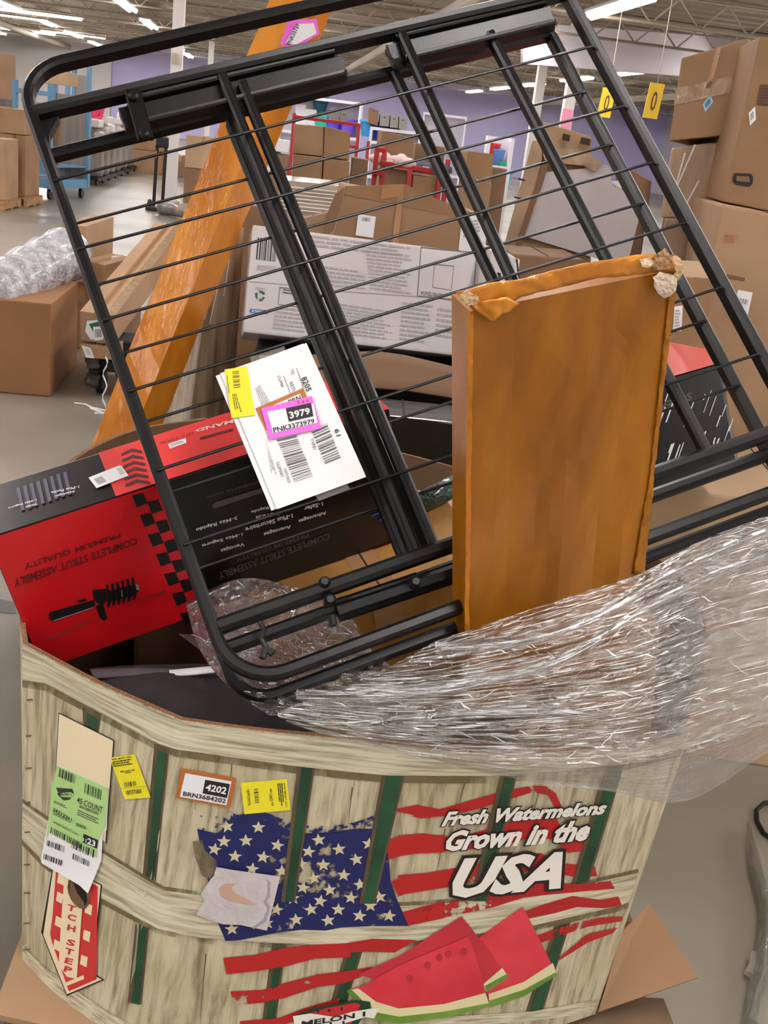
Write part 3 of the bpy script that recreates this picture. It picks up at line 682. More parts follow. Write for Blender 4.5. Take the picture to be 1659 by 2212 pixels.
# white pull cord
c0 = D((228, 770), 5.9); t = tag(MB().tube([c0+V((.012*math.sin(k*1.3), .0, -.027*k)) for k in range(15)] + [V((c0.x-.02+.06*math.sin(k*.9), c0.y-.05-.05*math.cos(k*.7), .008)) for k in range(9)] + [V((c0.x-.12-.02*k, c0.y+.05, .008)) for k in range(4)], .0045, 6).build('cord', white_paper), 'thin white cord dangling to the floor beside the orange plank', 'cord')
# dark tape line on the floor
q = [Z(p, .0015) for p in ((-20, 1290), (30, 1300), (36, 1326), (-20, 1320))]
struct(mesh('trim_floor_tape', q, [(0, 1, 2, 3)], mat('floor_tape', S(92, 90, 88), .6)))

# ================================================================== MIDDLE GROUND, RIGHT STACK
strap_f = mat('clear_wrap_band', S(178, 150, 124), .1, 0, .35, (20, 20, 8), .9, 60, col2=S(150, 112, 82), coat=1)
f_st = lambda dep: None
DS = 3.9
t, f = pbox('large_carton', 'top carton of the right stack with a blue diamond sticker', ((1472, 125), (1618, 82), (1588, 290), (1445, 305)), DS, -.35, .55, kraft[0], tp=False)
printed('wrap_band', poly((1460, 190), (1606, 160), (1600, 195), (1455, 228)), f, strap_f, t)
printed('tape', poly((1548, 104), (1560, 100), (1536, 190), (1524, 192)), f, tape, t)
d = printed('diamond_sticker', poly((1534, 204), (1541, 220), (1523, 242), (1518, 226)), f, mat('pale_blue', S(176, 206, 220), .5), t)
printed('print', poly((1532, 212), (1536, 220), (1525, 233), (1522, 226)), onplane(D((1445, 305), DS), V((math.sin(-.35), -math.cos(-.35), 0)), .006), mat('blue_ink', S(60, 130, 180), .5), d)
t, f = pbox('gaylord_carton', 'tall carton with an oval hand hole at the right picture edge', ((1642, 78), (1790, 110), (1730, 470), (1562, 436)), 3.55, -.1, .8, kraft[4], tp=False)
hh = printed('hand_hole', poly((1587, 374), (1622, 375), (1627, 382), (1626, 396), (1619, 403), (1590, 399), (1583, 392), (1583, 381)), f, dark_ink, t)
printed('hand_hole_flap', poly((1591, 380), (1618, 381), (1620, 394), (1591, 391)), onplane(D((1562, 436), 3.55), V((math.sin(-.1), -math.cos(-.1), 0)), .005), kraft[3], hh)
lb = printed('white_label', poly((1617, 244), (1631, 230), (1633, 258), (1620, 272)), f, white_paper, t); printed('print', lines((1621, 248), (1628, 240), (1629, 255), (1622, 262), 3, 2), onplane(D((1562, 436), 3.55), V((math.sin(-.1), -math.cos(-.1), 0)), .005), mid_ink, lb)
printed('printed_block', lines((1642, 182), (1680, 185), (1675, 232), (1634, 228), 7, 4, .3), f, mat('brown_ink', S(84, 56, 40), .7), t)
t, f = pbox('film_carton', 'film-wrapped carton under the top carton of the right stack', ((1453, 318), (1588, 302), (1562, 470), (1428, 470)), 4.0, -.2, .5, mat('filmed_kraft', S(176, 146, 120), .22, 0, .3, (14, 14, 3), .5, 50, coat=.7), tp=False)
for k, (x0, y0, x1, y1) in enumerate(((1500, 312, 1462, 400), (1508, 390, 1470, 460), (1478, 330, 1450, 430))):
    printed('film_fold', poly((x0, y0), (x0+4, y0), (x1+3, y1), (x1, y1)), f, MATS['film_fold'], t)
t, f = pbox('film_carton', 'scuffed dark carton low in the right stack', ((1436, 472), (1560, 472), (1530, 640), (1400, 640)), 4.05, -.2, .5, mat('scuffed_kraft', S(150, 122, 100), .4, 0, .45, (5, 5, 5), .3, 30, col2=S(96, 82, 74)), tp=False, floor=0)
t, f = pbox('gaylord_carton', 'large carton with a white address label low at the right edge', ((1558, 442), (1760, 478), (1720, 860), (1520, 800)), 3.5, -.1, .8, kraft[2], tp=False, floor=0)
lb = printed('address_label', poly((1594, 626), (1626, 632), (1612, 696), (1580, 690)), f, white_paper, t); nn_ = V((math.sin(-.1), -math.cos(-.1), 0)); ff = onplane(D((1520, 800), 3.5), nn_, .006)
printed('barcode', merge(bars((1592, 643), (1618, 648), (1614, 658), (1590, 652), 18, 7), lines((1592, 660), (1610, 663), (1606, 674), (1588, 670), 3, 3)), ff, mid_ink, lb)
printed('red_print', merge(lines((1566, 505), (1600, 510), (1596, 530), (1562, 524), 3, 5)), f, mat('faint_red', S(176, 110, 84), .7), t); printed('dark_strip', poly((1550, 588), (1610, 600), (1608, 607), (1548, 595)), f, mat('strip_ink', S(116, 84, 60), .7), t)
t, f = pbox('carton', 'pale-topped carton just right of the orange board', ((1455, 598), (1548, 604), (1545, 790), (1430, 780)), 3.3, -.1, .3, kraft[4], tp=False, floor=0)
lb = printed('label', poly((1457, 662), (1475, 660), (1472, 715), (1453, 716)), f, white_paper, t)
printed('print', lines((1459, 670), (1471, 669), (1469, 708), (1456, 709), 6, 3), onplane(D((1430, 780), 3.3), nn_, .006), grey_ink, lb)
q4 = [onplane(D((1430, 780), 3.3), nn_)(p) for p in ((1455, 598), (1548, 604))]
mesh('flap', [q4[0], q4[1], q4[1]+V((-.02, .16, .03)), q4[0]+V((.02, .17, .03)), q4[0]+V((0, 0, .004)), q4[1]+V((0, 0, .004)), q4[1]+V((-.02, .16, .034)), q4[0]+V((.02, .17, .034))], [(0, 1, 2, 3), (7, 6, 5, 4), (0, 4, 5, 1), (1, 5, 6, 2), (2, 6, 7, 3), (3, 7, 4, 0)], kraft[5], t)
# torn carton with a white panel
t, f = pbox('torn_carton', 'torn open carton holding a large white panel', ((1172, 262), (1278, 296), (1380, 640), (1090, 610)), 4.3, -.1, .3, kraft[5], tp=False, seams=False, floor=0)
fr = onplane(D((1090, 610), 4.3), nn_, .012); frr = onplane(D((1090, 610), 4.3), nn_, .03)
def slab(name, pts, f_, th, m_, par):
    P = [f_(p) for p in pts]; n_ = (P[1]-P[0]).cross(P[2]-P[0]).normalized()
    if n_.dot(CAM-P[0]) > 0: n_ = -n_
    Q = [p+n_*th for p in P]; k = len(P)
    return MB().add(P+Q, [tuple(range(k)), tuple(range(2*k-1, k-1, -1))]+[(i, (i+1) % k, k+(i+1) % k, k+i) for i in range(k)]).build(name, m_, par)
slab('white_panel', ((1180, 372), (1262, 364), (1280, 345), (1318, 360), (1322, 395), (1388, 440), (1356, 570), (1300, 562), (1132, 510)), frr, .02, mat('white_panel', S(212, 204, 204), .5, 0, .1, (6, 6, 6)), t)
slab('torn_side', ((1150, 305), (1176, 300), (1170, 350), (1116, 560), (1082, 556)), frr, .03, mat('torn_side', S(190, 160, 130), .6, 0, .3, (8, 8, 8)), t)
slab('torn_edge', ((1172, 318), (1240, 322), (1300, 348), (1285, 372), (1262, 358), (1200, 352), (1175, 345)), onplane(D((1090, 610), 4.3), nn_, .05), .04, mat('torn_edge', S(202, 174, 142), .8, 0, .4, (20, 20, 20), .6, 60), t)
slab('brown_edge', ((1172, 352), (1184, 356), (1130, 520), (1112, 560), (1104, 556)), onplane(D((1090, 610), 4.3), nn_, .04), .02, kraft[3], t)
slab('tape_patch', ((1315, 392), (1350, 388), (1348, 408), (1330, 406)), frr, .004, white_paper, t)
printed('print', merge(poly((1120, 384), (1134, 388), (1134, 392), (1120, 388)), poly((1112, 424), (1128, 428), (1126, 431), (1110, 427)), poly((1216, 288), (1232, 292), (1230, 306), (1214, 302)), poly((1256, 296), (1276, 301), (1274, 315), (1252, 310))), onplane(D((1090, 610), 4.3), nn_, .033), mat('print_brown', S(64, 48, 36), .7), t)
t, f = pbox('carton', 'scuffed carton behind the white panel, right of it', ((1340, 352), (1408, 392), (1400, 640), (1350, 630)), 4.35, -.1, .2, kraft[1], tp=False, floor=0)
t, f = pbox('carton', 'brown carton low between the white panel and the orange board', ((1108, 548), (1260, 560), (1330, 640), (1090, 660)), 3.7, .1, .3, kraft[3], tp=False, floor=0)
t, f = pbox('white_drum', 'pale rounded white tub with a black mark behind the bed frame bars', ((1062, 542), (1116, 558), (1128, 620), (1060, 620)), 3.2, .1, .18, white_card, 'tub', None, False, seams=False, floor=0.2)
printed('mark', merge(poly((1074, 588), (1082, 590), (1082, 600), (1074, 598)), poly((1114, 558), (1118, 560), (1124, 610), (1120, 610))), f, dark_ink, t)

# ================================================================== SECOND PALLET BEHIND THE BIN
pallet('pallet', 'wooden pallet under the pile behind the printed bin', (-.05, 3.75, 0), 1.3, 1.0, .05)
blk = mat('black_wrapped_card', S(20, 17, 16), .2, 0, .3, (4, 4, 4), .3, 20, coat=.6)
ybox('black_carton', 'big black film-wrapped carton beneath the white printed box', (-.12, 3.68, .14), (.74, .66, .80), .1, blk, tp=False)
t, c8 = rbox('white_box', 'white printed retail box lying upside down on the pile', (-.4886, 3.2778, .9982), (-.2545, .0233, .1712), (.8397, .35, .323), white_card, 'box', tp=False)
nf = (c8[1]-c8[0]).cross(c8[3]-c8[0]); wf = onplane(c8[0], nf, .002); wf2 = onplane(c8[0], nf, .004)
printed('barcode', bars((557, 513), (600, 517), (596, 566), (553, 560), 22, 11), wf, dark_ink, t)
printed('small_print', merge(lines((556, 572), (608, 577), (606, 590), (554, 584), 3, 1), lines((670, 508), (890, 535), (884, 560), (668, 535), 3, 2), lines((790, 540), (895, 552), (888, 640), (800, 628), 11, 3),
    lines((702, 575), (798, 588), (790, 630), (698, 620), 5, 4), lines((730, 655), (862, 675), (856, 740), (725, 722), 9, 5), lines((868, 652), (940, 660), (930, 748), (862, 738), 9, 6), lines((945, 665), (1000, 672), (990, 740), (938, 732), 6, 7),
    lines((596, 662), (690, 674), (680, 725), (588, 715), 6, 8), lines((552, 620), (578, 624), (576, 632), (550, 628), 2, 9)), wf, grey_ink, t)
printed('seam_line', merge(poly((537, 607), (632, 615), (632, 616.5), (537, 608.5)), poly((640, 622), (985, 645), (985, 646.5), (640, 623.5))), wf, grey_ink, t)
bx_ = lambda pts, w_=2: merge(*[poly(pts[i], pts[(i+1) % len(pts)], (pts[(i+1) % len(pts)][0]+w_*.7, pts[(i+1) % len(pts)][1]+w_), (pts[i][0]+w_*.7, pts[i][1]+w_)) for i in range(len(pts))])
printed('warning_panel', merge(bx_([(909, 533), (1030, 545), (1020, 652), (901, 638)]), bx_([(938, 570), (980, 574), (974, 626), (934, 620)], 1.4)), wf, mid_ink, t)
printed('lettering', tquad('ADVERTENCIA', (956, 643), (908, 637), (909, 628), (957, 634), .01), wf, mid_ink, t)
printed('diagram', merge(bx_([(604, 620), (646, 624), (642, 662), (600, 657)], 1.5), lines((612, 624), (640, 628), (638, 640), (611, 636), 2, 2)), wf, mid_ink, t)
gr = mat('recycle_green', S(40, 92, 66), .5); rc = []
for k in range(3):
    a0 = k*2.094+.3; cx_, cy_ = 562, 639
    rc.append(poly(*[(cx_+r*math.cos(a0+t_), cy_+r*math.sin(a0+t_)) for r, t_ in ((11, 0), (11, .7), (12.5, 1.25), (9, 1.6), (6, 1.3), (7, .7), (6, 0))]))
printed('recycling_mark', merge(*rc), wf, gr, t)
bl_ = printed('blue_badge', poly((541, 667), (576, 670), (579, 674), (577, 679), (541, 676), (538, 672)), wf, mat('badge_blue', S(40, 104, 190), .4), t)
printed('badge_lettering', tquad('REANADE', (574, 678), (543, 674), (544, 669), (575, 672), .01), wf2, white_paper, bl_)
# open brown carton behind the white box
t, f = pbox('open_carton', 'open brown carton with a white label standing behind the white box', ((746, 402), (1040, 462), (1064, 640), (690, 580)), 3.85, .15, .3, kraft[0], tp=False, seams=False, floor=0.98)
n_ = V((math.sin(.15), -math.cos(.15), 0)); f2 = onplane(D((690, 580), 3.85), n_, .006)
slab('front_flap', ((746, 402), (876, 398), (940, 428), (1046, 470), (1046, 480), (742, 420)), f, .006, kraft[4], t)
slab('side_flap', ((744, 404), (738, 440), (720, 498), (696, 520), (700, 478), (724, 420)), onplane(D((690, 580), 3.85), n_, .04), .006, kraft[3], t)
printed('tape_strip', poly((826, 400), (874, 398), (858, 540), (845, 540), (858, 425), (822, 432)), f2, tape, t)
lb = printed('label', poly((774, 462), (812, 468), (806, 514), (768, 508)), f2, white_paper, t)
printed('barcode', bars((782, 469), (800, 471), (799, 479), (781, 477), 14, 2), onplane(D((690, 580), 3.85), n_, .009), mid_ink, lb)
lb = printed('side_label', poly((998, 470), (1044, 462), (1052, 500), (1046, 560), (990, 540)), f2, white_paper, t)
printed('print', lines((1003, 478), (1040, 474), (1042, 520), (1000, 515), 6, 6), onplane(D((690, 580), 3.85), n_, .009), grey_ink, lb)
# film covered kraft load left of the white box
kf = mat('filmed_board', S(176, 152, 122), .25, 0, .4, (40, 40, 3), .5, 40, col2=S(118, 98, 76), coat=.6)
t, f = pbox('film_carton', 'film-wrapped carton between the orange plank and the white box', ((470, 470), (528, 492), (516, 720), (392, 720)), 3.5, .5, .22, kf, tp=False, floor=0.15)
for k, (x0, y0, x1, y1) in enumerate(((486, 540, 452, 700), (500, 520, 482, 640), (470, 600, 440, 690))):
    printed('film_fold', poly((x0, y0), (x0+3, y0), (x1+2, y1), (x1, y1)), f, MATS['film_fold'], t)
pbox('carton', 'brown carton end seen above the film-wrapped one by the plank', ((524, 436), (604, 462), (590, 520), (516, 500)), 4.1, .2, .5, kraft[1], tp=False, floor=0)
pbox('carton', 'pale carton strip between the bed frame bars and the brown flap', ((640, 474), (708, 458), (700, 520), (632, 520)), 4.2, -.1, .5, kraft[5], tp=False, floor=0)
# orange plank leaning behind the bin
A0 = Z((119, 1320), .03); B_ = D((650, 8), 3.2); A_ = A0.lerp(B_, .3); ax = (B_-A0).normalized(); B0 = B_ + ax*.25
t = thing('wrapped_plank', 'long orange taped plank leaning up behind the printed bin', 'plank', V((A0.x, A0.y, 0)))
side = ax.cross(V((0, -1, 0))).normalized(); nrm = side.cross(ax).normalized()
if nrm.y > 0: nrm = -nrm
M3 = Matrix((side*math.cos(.62)+nrm*math.sin(.62), nrm*math.cos(.62)-side*math.sin(.62), ax)).transposed()
b = MB(); NP = 26
dx, dy = .073, .05
for i in range(NP+1):
    c = A0.lerp(B0, i/NP); r = random.Random(i)
    ring = []
    for sx, sy in ((-1, -1), (-.5, -1.03), (.5, -1.03), (1, -1), (1, 1), (-1, 1)):
        ring.append(c + M3 @ V((sx*dx+r.uniform(-.0025, .0025), sy*dy+r.uniform(-.0025, .0025), 0)))
    b.v += ring
for i in range(NP):
    for j in range(6): b.f.append((i*6+j, i*6+(j+1) % 6, i*6+6+(j+1) % 6, i*6+6+j)); b.m.append(0)
b.f += [(5, 4, 3, 2, 1, 0), tuple(NP*6+j for j in range(6))]; b.m += [0, 0]
b.build('body', orange2, t)
pf = onplane(A_, nrm, .075); 
e1 = M3 @ V((0, -1, 0)); e2 = M3 @ V((1, 0, 0))
face = None
for nv in (e1, -e1, e2, -e2):
    pass
# sticker on the facet turned to the right
best = max((e1, -e1, e2, -e2), key=lambda q: q.dot(V((.75, -.66, 0))))
dd_ = dy if abs(best.dot(e1)) > .9 else dx
sf = onplane(A0+best*dd_, best, .005); sf2 = onplane(A0+best*dd_, best, .007); sf3 = onplane(A0+best*dd_, best, .009)
st = printed('pink_sticker', poly((622, 44), (684, 40), (690, 74), (640, 104), (604, 98)), sf, pink, t)
printed('sticker_panel', poly((640, 52), (678, 50), (684, 72), (640, 96), (616, 94)), sf2, white_paper, st)
printed('sticker_lettering', tquad('PNK33739', (619, 95), (640, 50), (648, 54), (628, 97), .01), sf3, dark_ink, st)
# ================================================================== THE PRINTED BIN
BZ0, BZ1 = .142, .72
top = [(-.592, 1.675, .72), (-.435, 1.578, .716), (-.277, 1.488, .72), (-.165, 1.484, .72), (-.052, 1.489, .72), (.06, 1.490, .72), (.167, 1.494, .72), (.316, 1.520, .722), (.44, 1.558, .724), (.548, 1.612, .726), (.66, 1.92, .74), (.69, 2.2, .76), (.56, 2.46, .80), (.2, 2.56, .86), (-.2, 2.60, .90), (-.46, 2.54, .92), (-.60, 2.34, .92), (-.665, 2.05, .90), (-.655, 1.86, .80), (-.628, 1.76, .735)]
bot = [(-.556, 1.573), (-.455, 1.49), (-.335, 1.42), (-.2, 1.41), (-.06, 1.415), (.06, 1.43), (.17, 1.455), (.30, 1.51), (.41, 1.555), (.494, 1.600), (.60, 1.90), (.63, 2.2), (.5, 2.44), (.2, 2.53), (-.2, 2.55), (-.44, 2.5), (-.57, 2.3), (-.62, 2.0), (-.60, 1.80), (-.578, 1.66)]
CREASE = {0, 2, 9, 12, 15}
def dense(pts, sub=6):
    out = []; n = len(pts); P = [V(p) for p in pts]
    for i in range(n):
        a, b, c, d = P[(i-1) % n], P[i], P[(i+1) % n], P[(i+2) % n]
        if i in CREASE: a = b+(b-c)*.6
        if (i+1) % n in CREASE: d = c+(c-b)*.6
        for k in range(sub):
            t = k/sub; out.append(.5*((2*b)+(c-a)*t+(2*a-5*b+4*c-d)*t*t+(3*b-a-3*c+d)*t**3))
    return out
TP = dense(top); BT = [V((p.x, p.y, BZ0)) for p in dense([(x, y, 0) for x, y in bot])]
NB = len(TP); NV = 10
wood_print = bpy.data.materials.new('weathered_slat_print'); wood_print.use_nodes = True
def slat_nodes(m, base, dark, sx, sz, streak):
    nt = m.node_tree; N = nt.nodes; L = nt.links; b = N['Principled BSDF']; b.inputs['Roughness'].default_value = .5
    tc = N.new('ShaderNodeTexCoord'); mp = N.new('ShaderNodeMapping'); mp.inputs['Scale'].default_value = (sx, sz, 1); L.new(tc.outputs['UV'], mp.inputs[0])
    n1 = N.new('ShaderNodeTexNoise'); n1.inputs['Scale'].default_value = 1; n1.inputs['Detail'].default_value = 8; n1.inputs['Roughness'].default_value = .65; n1.inputs['Distortion'].default_value = .3; L.new(mp.outputs[0], n1.inputs[0])
    r1 = N.new('ShaderNodeValToRGB'); r1.color_ramp.elements[0].position = .32; r1.color_ramp.elements[1].position = .56; r1.color_ramp.elements[0].color = dark; r1.color_ramp.elements[1].color = base; L.new(n1.outputs[0], r1.inputs[0])
    mp2 = N.new('ShaderNodeMapping'); mp2.inputs['Scale'].default_value = (5, 5, 1); L.new(tc.outputs['UV'], mp2.inputs[0])
    n2 = N.new('ShaderNodeTexNoise'); n2.inputs['Scale'].default_value = 1; n2.inputs['Detail'].default_value = 3; L.new(mp2.outputs[0], n2.inputs[0])
    r2 = N.new('ShaderNodeValToRGB'); r2.color_ramp.elements[0].position = .35; r2.color_ramp.elements[1].position = .65; r2.color_ramp.elements[0].color = (.74, .70, .62, 1); r2.color_ramp.elements[1].color = (1, 1, 1, 1); L.new(n2.outputs[0], r2.inputs[0])
    mx = N.new('ShaderNodeMix'); mx.data_type = 'RGBA'; mx.blend_type = 'MULTIPLY'; mx.inputs[0].default_value = streak; L.new(r1.outputs[0], mx.inputs[6]); L.new(r2.outputs[0], mx.inputs[7]); L.new(mx.outputs[2], b.inputs['Base Color'])
slat_nodes(wood_print, S(212, 204, 174), S(138, 124, 96), 60, 7, .95)
hoop_print = bpy.data.materials.new('weathered_hoop_print'); hoop_print.use_nodes = True
slat_nodes(hoop_print, S(222, 216, 188), S(134, 124, 98), 5, 90, .5)
bin_ = thing('produce_bin', 'octagonal cardboard bin printed as a slatted basket with flag and watermelon', 'bin', (-.02, 2.0, BZ0))
cen = V((-.02, 2.02, 0))
def wallpt(i, v, inset=0.0):
    i %= NB; p = BT[i].lerp(TP[i], v)
    if inset:
        a = TP[(i-1) % NB]; c = TP[(i+1) % NB]; t = V((c.x-a.x, c.y-a.y, 0)).normalized(); n = V((t.y, -t.x, 0))
        if n.dot(p-cen) < 0: n = -n
        p = p - n*inset
    return p
per = [0.0]
for i in range(NB): per.append(per[-1]+(TP[(i+1) % NB]-TP[i]).length)
vs = []; uv = []
for j in range(NV+1):
    for i in range(NB): vs.append(wallpt(i, j/NV)); uv.append((per[i], j/NV*.56))
fs = []; 
for j in range(NV):
    for i in range(NB): fs.append((j*NB+i, j*NB+(i+1) % NB, (j+1)*NB+(i+1) % NB, (j+1)*NB+i))
outer = mesh('outer_wall', vs, fs, wood_print, bin_, uv=uv)
TH = .009
vi = []
for j in range(NV+1):
    for i in range(NB): vi.append(wallpt(i, j/NV, TH))
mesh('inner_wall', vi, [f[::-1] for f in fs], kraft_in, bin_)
rim_v = [wallpt(i, 1)+V((0, 0, .0002)) for i in range(NB)]+[wallpt(i, 1, TH)+V((0, 0, .0002)) for i in range(NB)]
mesh('rim_edge', rim_v, [(i, (i+1) % NB, NB+(i+1) % NB, NB+i) for i in range(NB)], corr, bin_)
# corrugation flutes visible on the rim
b = MB()
for i in range(NB):
    if 0 <= i < 60:
        for k in range(4):
            a_ = wallpt(i, 1, .0045).lerp(wallpt(i+1, 1, .0045), k/4)
            b.lathe(a_, [(.0022, -.001), (.0022, .0008)], 5)
b.build('corrugation', mat('flute', S(120, 80, 50), .9), bin_)['kind'] = 'stuff'
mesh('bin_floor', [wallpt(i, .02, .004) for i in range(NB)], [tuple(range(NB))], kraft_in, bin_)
sk_v = [tuple(v) for v in vs] + [tuple(BT[i]+(BT[i]-TP[i])*.12) for i in range(NB)]; k0 = len(vs)     # the wall carried a little further down, for laying out the print
bvh = BVHTree.FromPolygons(sk_v, [f for f in fs] + [(k0+i, k0+(i+1) % NB, (i+1) % NB, i) for i in range(NB)])
def binp(off):
    def g(p):
        v = ray(p).normalized(); h = bvh.ray_cast(CAM, v)
        if h[0] is None:
            h = bvh.find_nearest(CAM+v*1.75); 
        n = h[1] if h[1].dot(CAM-h[0]) > 0 else -h[1]
        return h[0]+n*off
    return g
Z8 = lambda x, y: (860+x/2.0764, 1600+y/2.0764)
Z7 = lambda x, y: (400+x/2.9625, 1600+y/2.9625)
Z6 = lambda x, y: (x/2.9625, 1500+y/2.9625)
dark_gap = mat('printed_gap_brown', S(92, 76, 52), .55, 0, .3, (20, 20, 20)); green_gap = mat('printed_gap_green', S(30, 82, 48), .55, 0, .5, (14, 14, 14), col2=S(20, 52, 32))
def hoop(name, up_, lo_, off, shade=True):
    n = len(up_); pts = list(up_)+list(reversed(lo_)); o = printed(name, (pts, [tuple(range(len(pts)))]), binp(off), hoop_print, bin_, sub=45)
    me = o.data; ul = me.uv_layers.new(name='UVMap')
    base = wloc(o)
    for lp in me.loops:
        v = me.vertices[lp.vertex_index].co+base; ul.data[lp.index].uv = (v.x*1.0, v.z)
    return o
rim_px = [P2(wallpt(i, .996))[:2] for i in range(0, 58, 3)]
lowtop = [(46, 1462), (100, 1478), (162, 1511), (189, 1525), (260, 1563), (338, 1605), (378, 1619), (470, 1632), (560, 1645), (623, 1654), (740, 1667), (839, 1676), (960, 1677), (1053, 1677), (1197, 1667), (1342, 1650), (1470, 1618)]
# strip hoops that hug the wall: sampled along the wall so that they follow its bends
def hoop_strip(name, lo, up, off):
    """lo, up: pixel polylines; both are laid on the wall and joined by a grid"""
    def samp(pl, n):
        L_ = [0.0]
        for i in range(len(pl)-1): L_.append(L_[-1]+math.dist(pl[i], pl[i+1]))
        out = []
        for k in range(n):
            t = L_[-1]*k/(n-1); i = max(j for j in range(len(L_)-1) if L_[j] <= t+1e-9); u = (t-L_[i])/max(1e-9, L_[i+1]-L_[i])
            out.append((pl[i][0]*(1-u)+pl[i+1][0]*u, pl[i][1]*(1-u)+pl[i+1][1]*u))
        return out
    n = 90; A = samp(lo, n); B = samp(up, n); g = binp(off); vs = []; uv = []
    for k in range(n):
        for j in range(5):
            t = j/4; vs.append(g((A[k][0]*(1-t)+B[k][0]*t, A[k][1]*(1-t)+B[k][1]*t))); uv.append((k/n*1.3, t*.075))
    fs = [(k*5+j, k*5+5+j, k*5+6+j, k*5+j+1) for k in range(n-1) for j in range(4)]
    return mesh(name, vs, fs, hoop_print, bin_, uv=uv)
# printed slat gaps
gaps = [((187, 1528), (216, 1532), (207, 1590), (192, 1590), 10), ((343, 1606), (362, 1612), (332, 1903), (317, 1898), 0), ((302, 1996), (318, 2003), (301, 2170), (285, 2165), 0),
        ((652, 1655), (675, 1658), (633, 1946), (616, 1946), -12), ((597, 2037), (614, 2037), (590, 2214), (574, 2214), -12), ((834, 1674), (869, 1674), (805, 1950), (785, 1950), 0), ((759, 2038), (783, 2038), (737, 2190), (716, 2190), 0),
        ((1089, 1675), (1110, 1675), (1048, 1944), (1024, 1944), 0), ((1315, 1655), (1342, 1650), (1266, 1902), (1243, 1908), 0), ((1207, 1997), (1228, 1990), (1168, 2182), (1144, 2185), 0)]
for TLg, TRg, BRg, BLg, sh in gaps:
    o = printed('printed_gap', poly((TLg[0]-9, TLg[1]), (TRg[0]+5, TRg[1]), (BRg[0]+5, BRg[1]), (BLg[0]-9, BLg[1])), binp(.0028 if TLg[1] < 1690 and TLg[0] > 500 else .0006), dark_gap, bin_, sub=50)
    printed('gap_print', poly(TLg, TRg, BRg, BLg), binp(.0031 if TLg[1] < 1690 and TLg[0] > 500 else .0011), green_gap, o, sub=50)
for i, pl in enumerate((((500, 1650), (496, 1700)), ((1003, 1690), (990, 1740)), ((130, 1560), (126, 1700)), ((760, 1700), (752, 1780)), ((1165, 1700), (1150, 1760)), ((444, 2060), (432, 2200)), ((1100, 2130), (1080, 2180)), ((960, 1790), (940, 1900)))):
    printed('printed_crack', poly((pl[0][0], pl[0][1]), (pl[0][0]+2.2, pl[0][1]), (pl[1][0]+.6, pl[1][1]), (pl[1][0], pl[1][1])), binp(.0008), dark_gap, bin_, sub=60)
# ---- flag
flag_red = worn_print('flag_red', S(172, 26, 26), .42, 70); flag_blue = worn_print('flag_blue', S(20, 26, 86), .41, 70); star_m = mat('star_print', S(206, 196, 160), .55)
flag_red2 = worn_print('flag_red_solid', S(176, 28, 26), .34, 70); flag_blue2 = worn_print('flag_blue_chipped', S(20, 26, 86), .50, 110)
def z8(*p): return poly(*[Z8(*q) for q in p])
def z7(*p): return poly(*[Z7(*q) for q in p])
stripes = [z8((60, 335), (200, 300), (330, 262), (480, 222), (600, 198), (660, 200), (705, 232), (735, 300), (700, 292), (668, 240), (600, 228), (470, 268), (330, 310), (200, 335), (100, 345)),
    z8((0, 422), (110, 412), (250, 430), (420, 390), (600, 330), (700, 330), (745, 415), (850, 430), (852, 488), (760, 500), (700, 440), (600, 430), (420, 478), (250, 490), (100, 500), (0, 515)),
    z8((0, 600), (120, 590), (300, 560), (480, 520), (640, 500), (720, 545), (880, 560), (890, 605), (780, 605), (640, 580), (480, 590), (300, 640), (120, 670), (0, 690)),
    z8((40, 765), (240, 712), (420, 690), (560, 640), (700, 632), (800, 640), (950, 625), (970, 660), (850, 670), (640, 690), (560, 700), (420, 745), (200, 790), (60, 820)),
    z8((570, 760), (650, 730), (780, 692), (900, 710), (985, 695), (1000, 735), (930, 748), (800, 742), (700, 770), (580, 795)),
    z8((620, 870), (760, 822), (900, 790), (1005, 785), (1000, 806), (850, 830), (700, 880), (620, 910)),
    z8((720, 970), (850, 862), (980, 835), (960, 860), (850, 900), (720, 982)),
    z7((245, 1385), (450, 1365), (640, 1320), (830, 1300), (1060, 1290), (1060, 1380), (830, 1390), (640, 1440), (450, 1470), (265, 1490)),
    z7((290, 1600), (500, 1590), (640, 1545), (850, 1490), (1020, 1470), (1200, 1440), (1200, 1480), (1010, 1550), (850, 1570), (640, 1640), (500, 1670), (315, 1690)),
    z7((350, 1790), (600, 1770), (750, 1710), (990, 1640), (980, 1680), (800, 1760), (620, 1815), (355, 1815)),
    z7((1390, 1090), (1659, 1020), (1659, 1130), (1430, 1178)), z7((1030, 1290), (1200, 1262), (1480, 1270), (1340, 1350), (1160, 1345), (1060, 1350)),
    z7((1280, 632), (1430, 595), (1659, 600), (1659, 710), (1430, 720), (1300, 755)), z7((1318, 900), (1430, 850), (1659, 840), (1659, 935), (1480, 950), (1365, 992)), z7((1320, 440), (1480, 405), (1659, 440), (1659, 480), (1500, 480))]
for i, sh in enumerate(stripes):
    printed('flag_stripe', sh, binp(.0022), flag_red if i in (0, 3, 4, 5, 8, 11, 14) else flag_red2, bin_, sub=40)
can = printed('flag_canton', z7((80, 560), (200, 590), (330, 500), (470, 500), (560, 520), (680, 575), (760, 590), (950, 580), (1080, 560), (1200, 560), (1290, 650), (1305, 780), (1315, 900), (1350, 1000), (1430, 1180), (1180, 1182), (1000, 1190), (900, 1210), (750, 1205), (600, 1222), (350, 1272), (260, 1277), (215, 1170), (170, 980), (110, 740)), binp(.0022), flag_blue, bin_, sub=40)
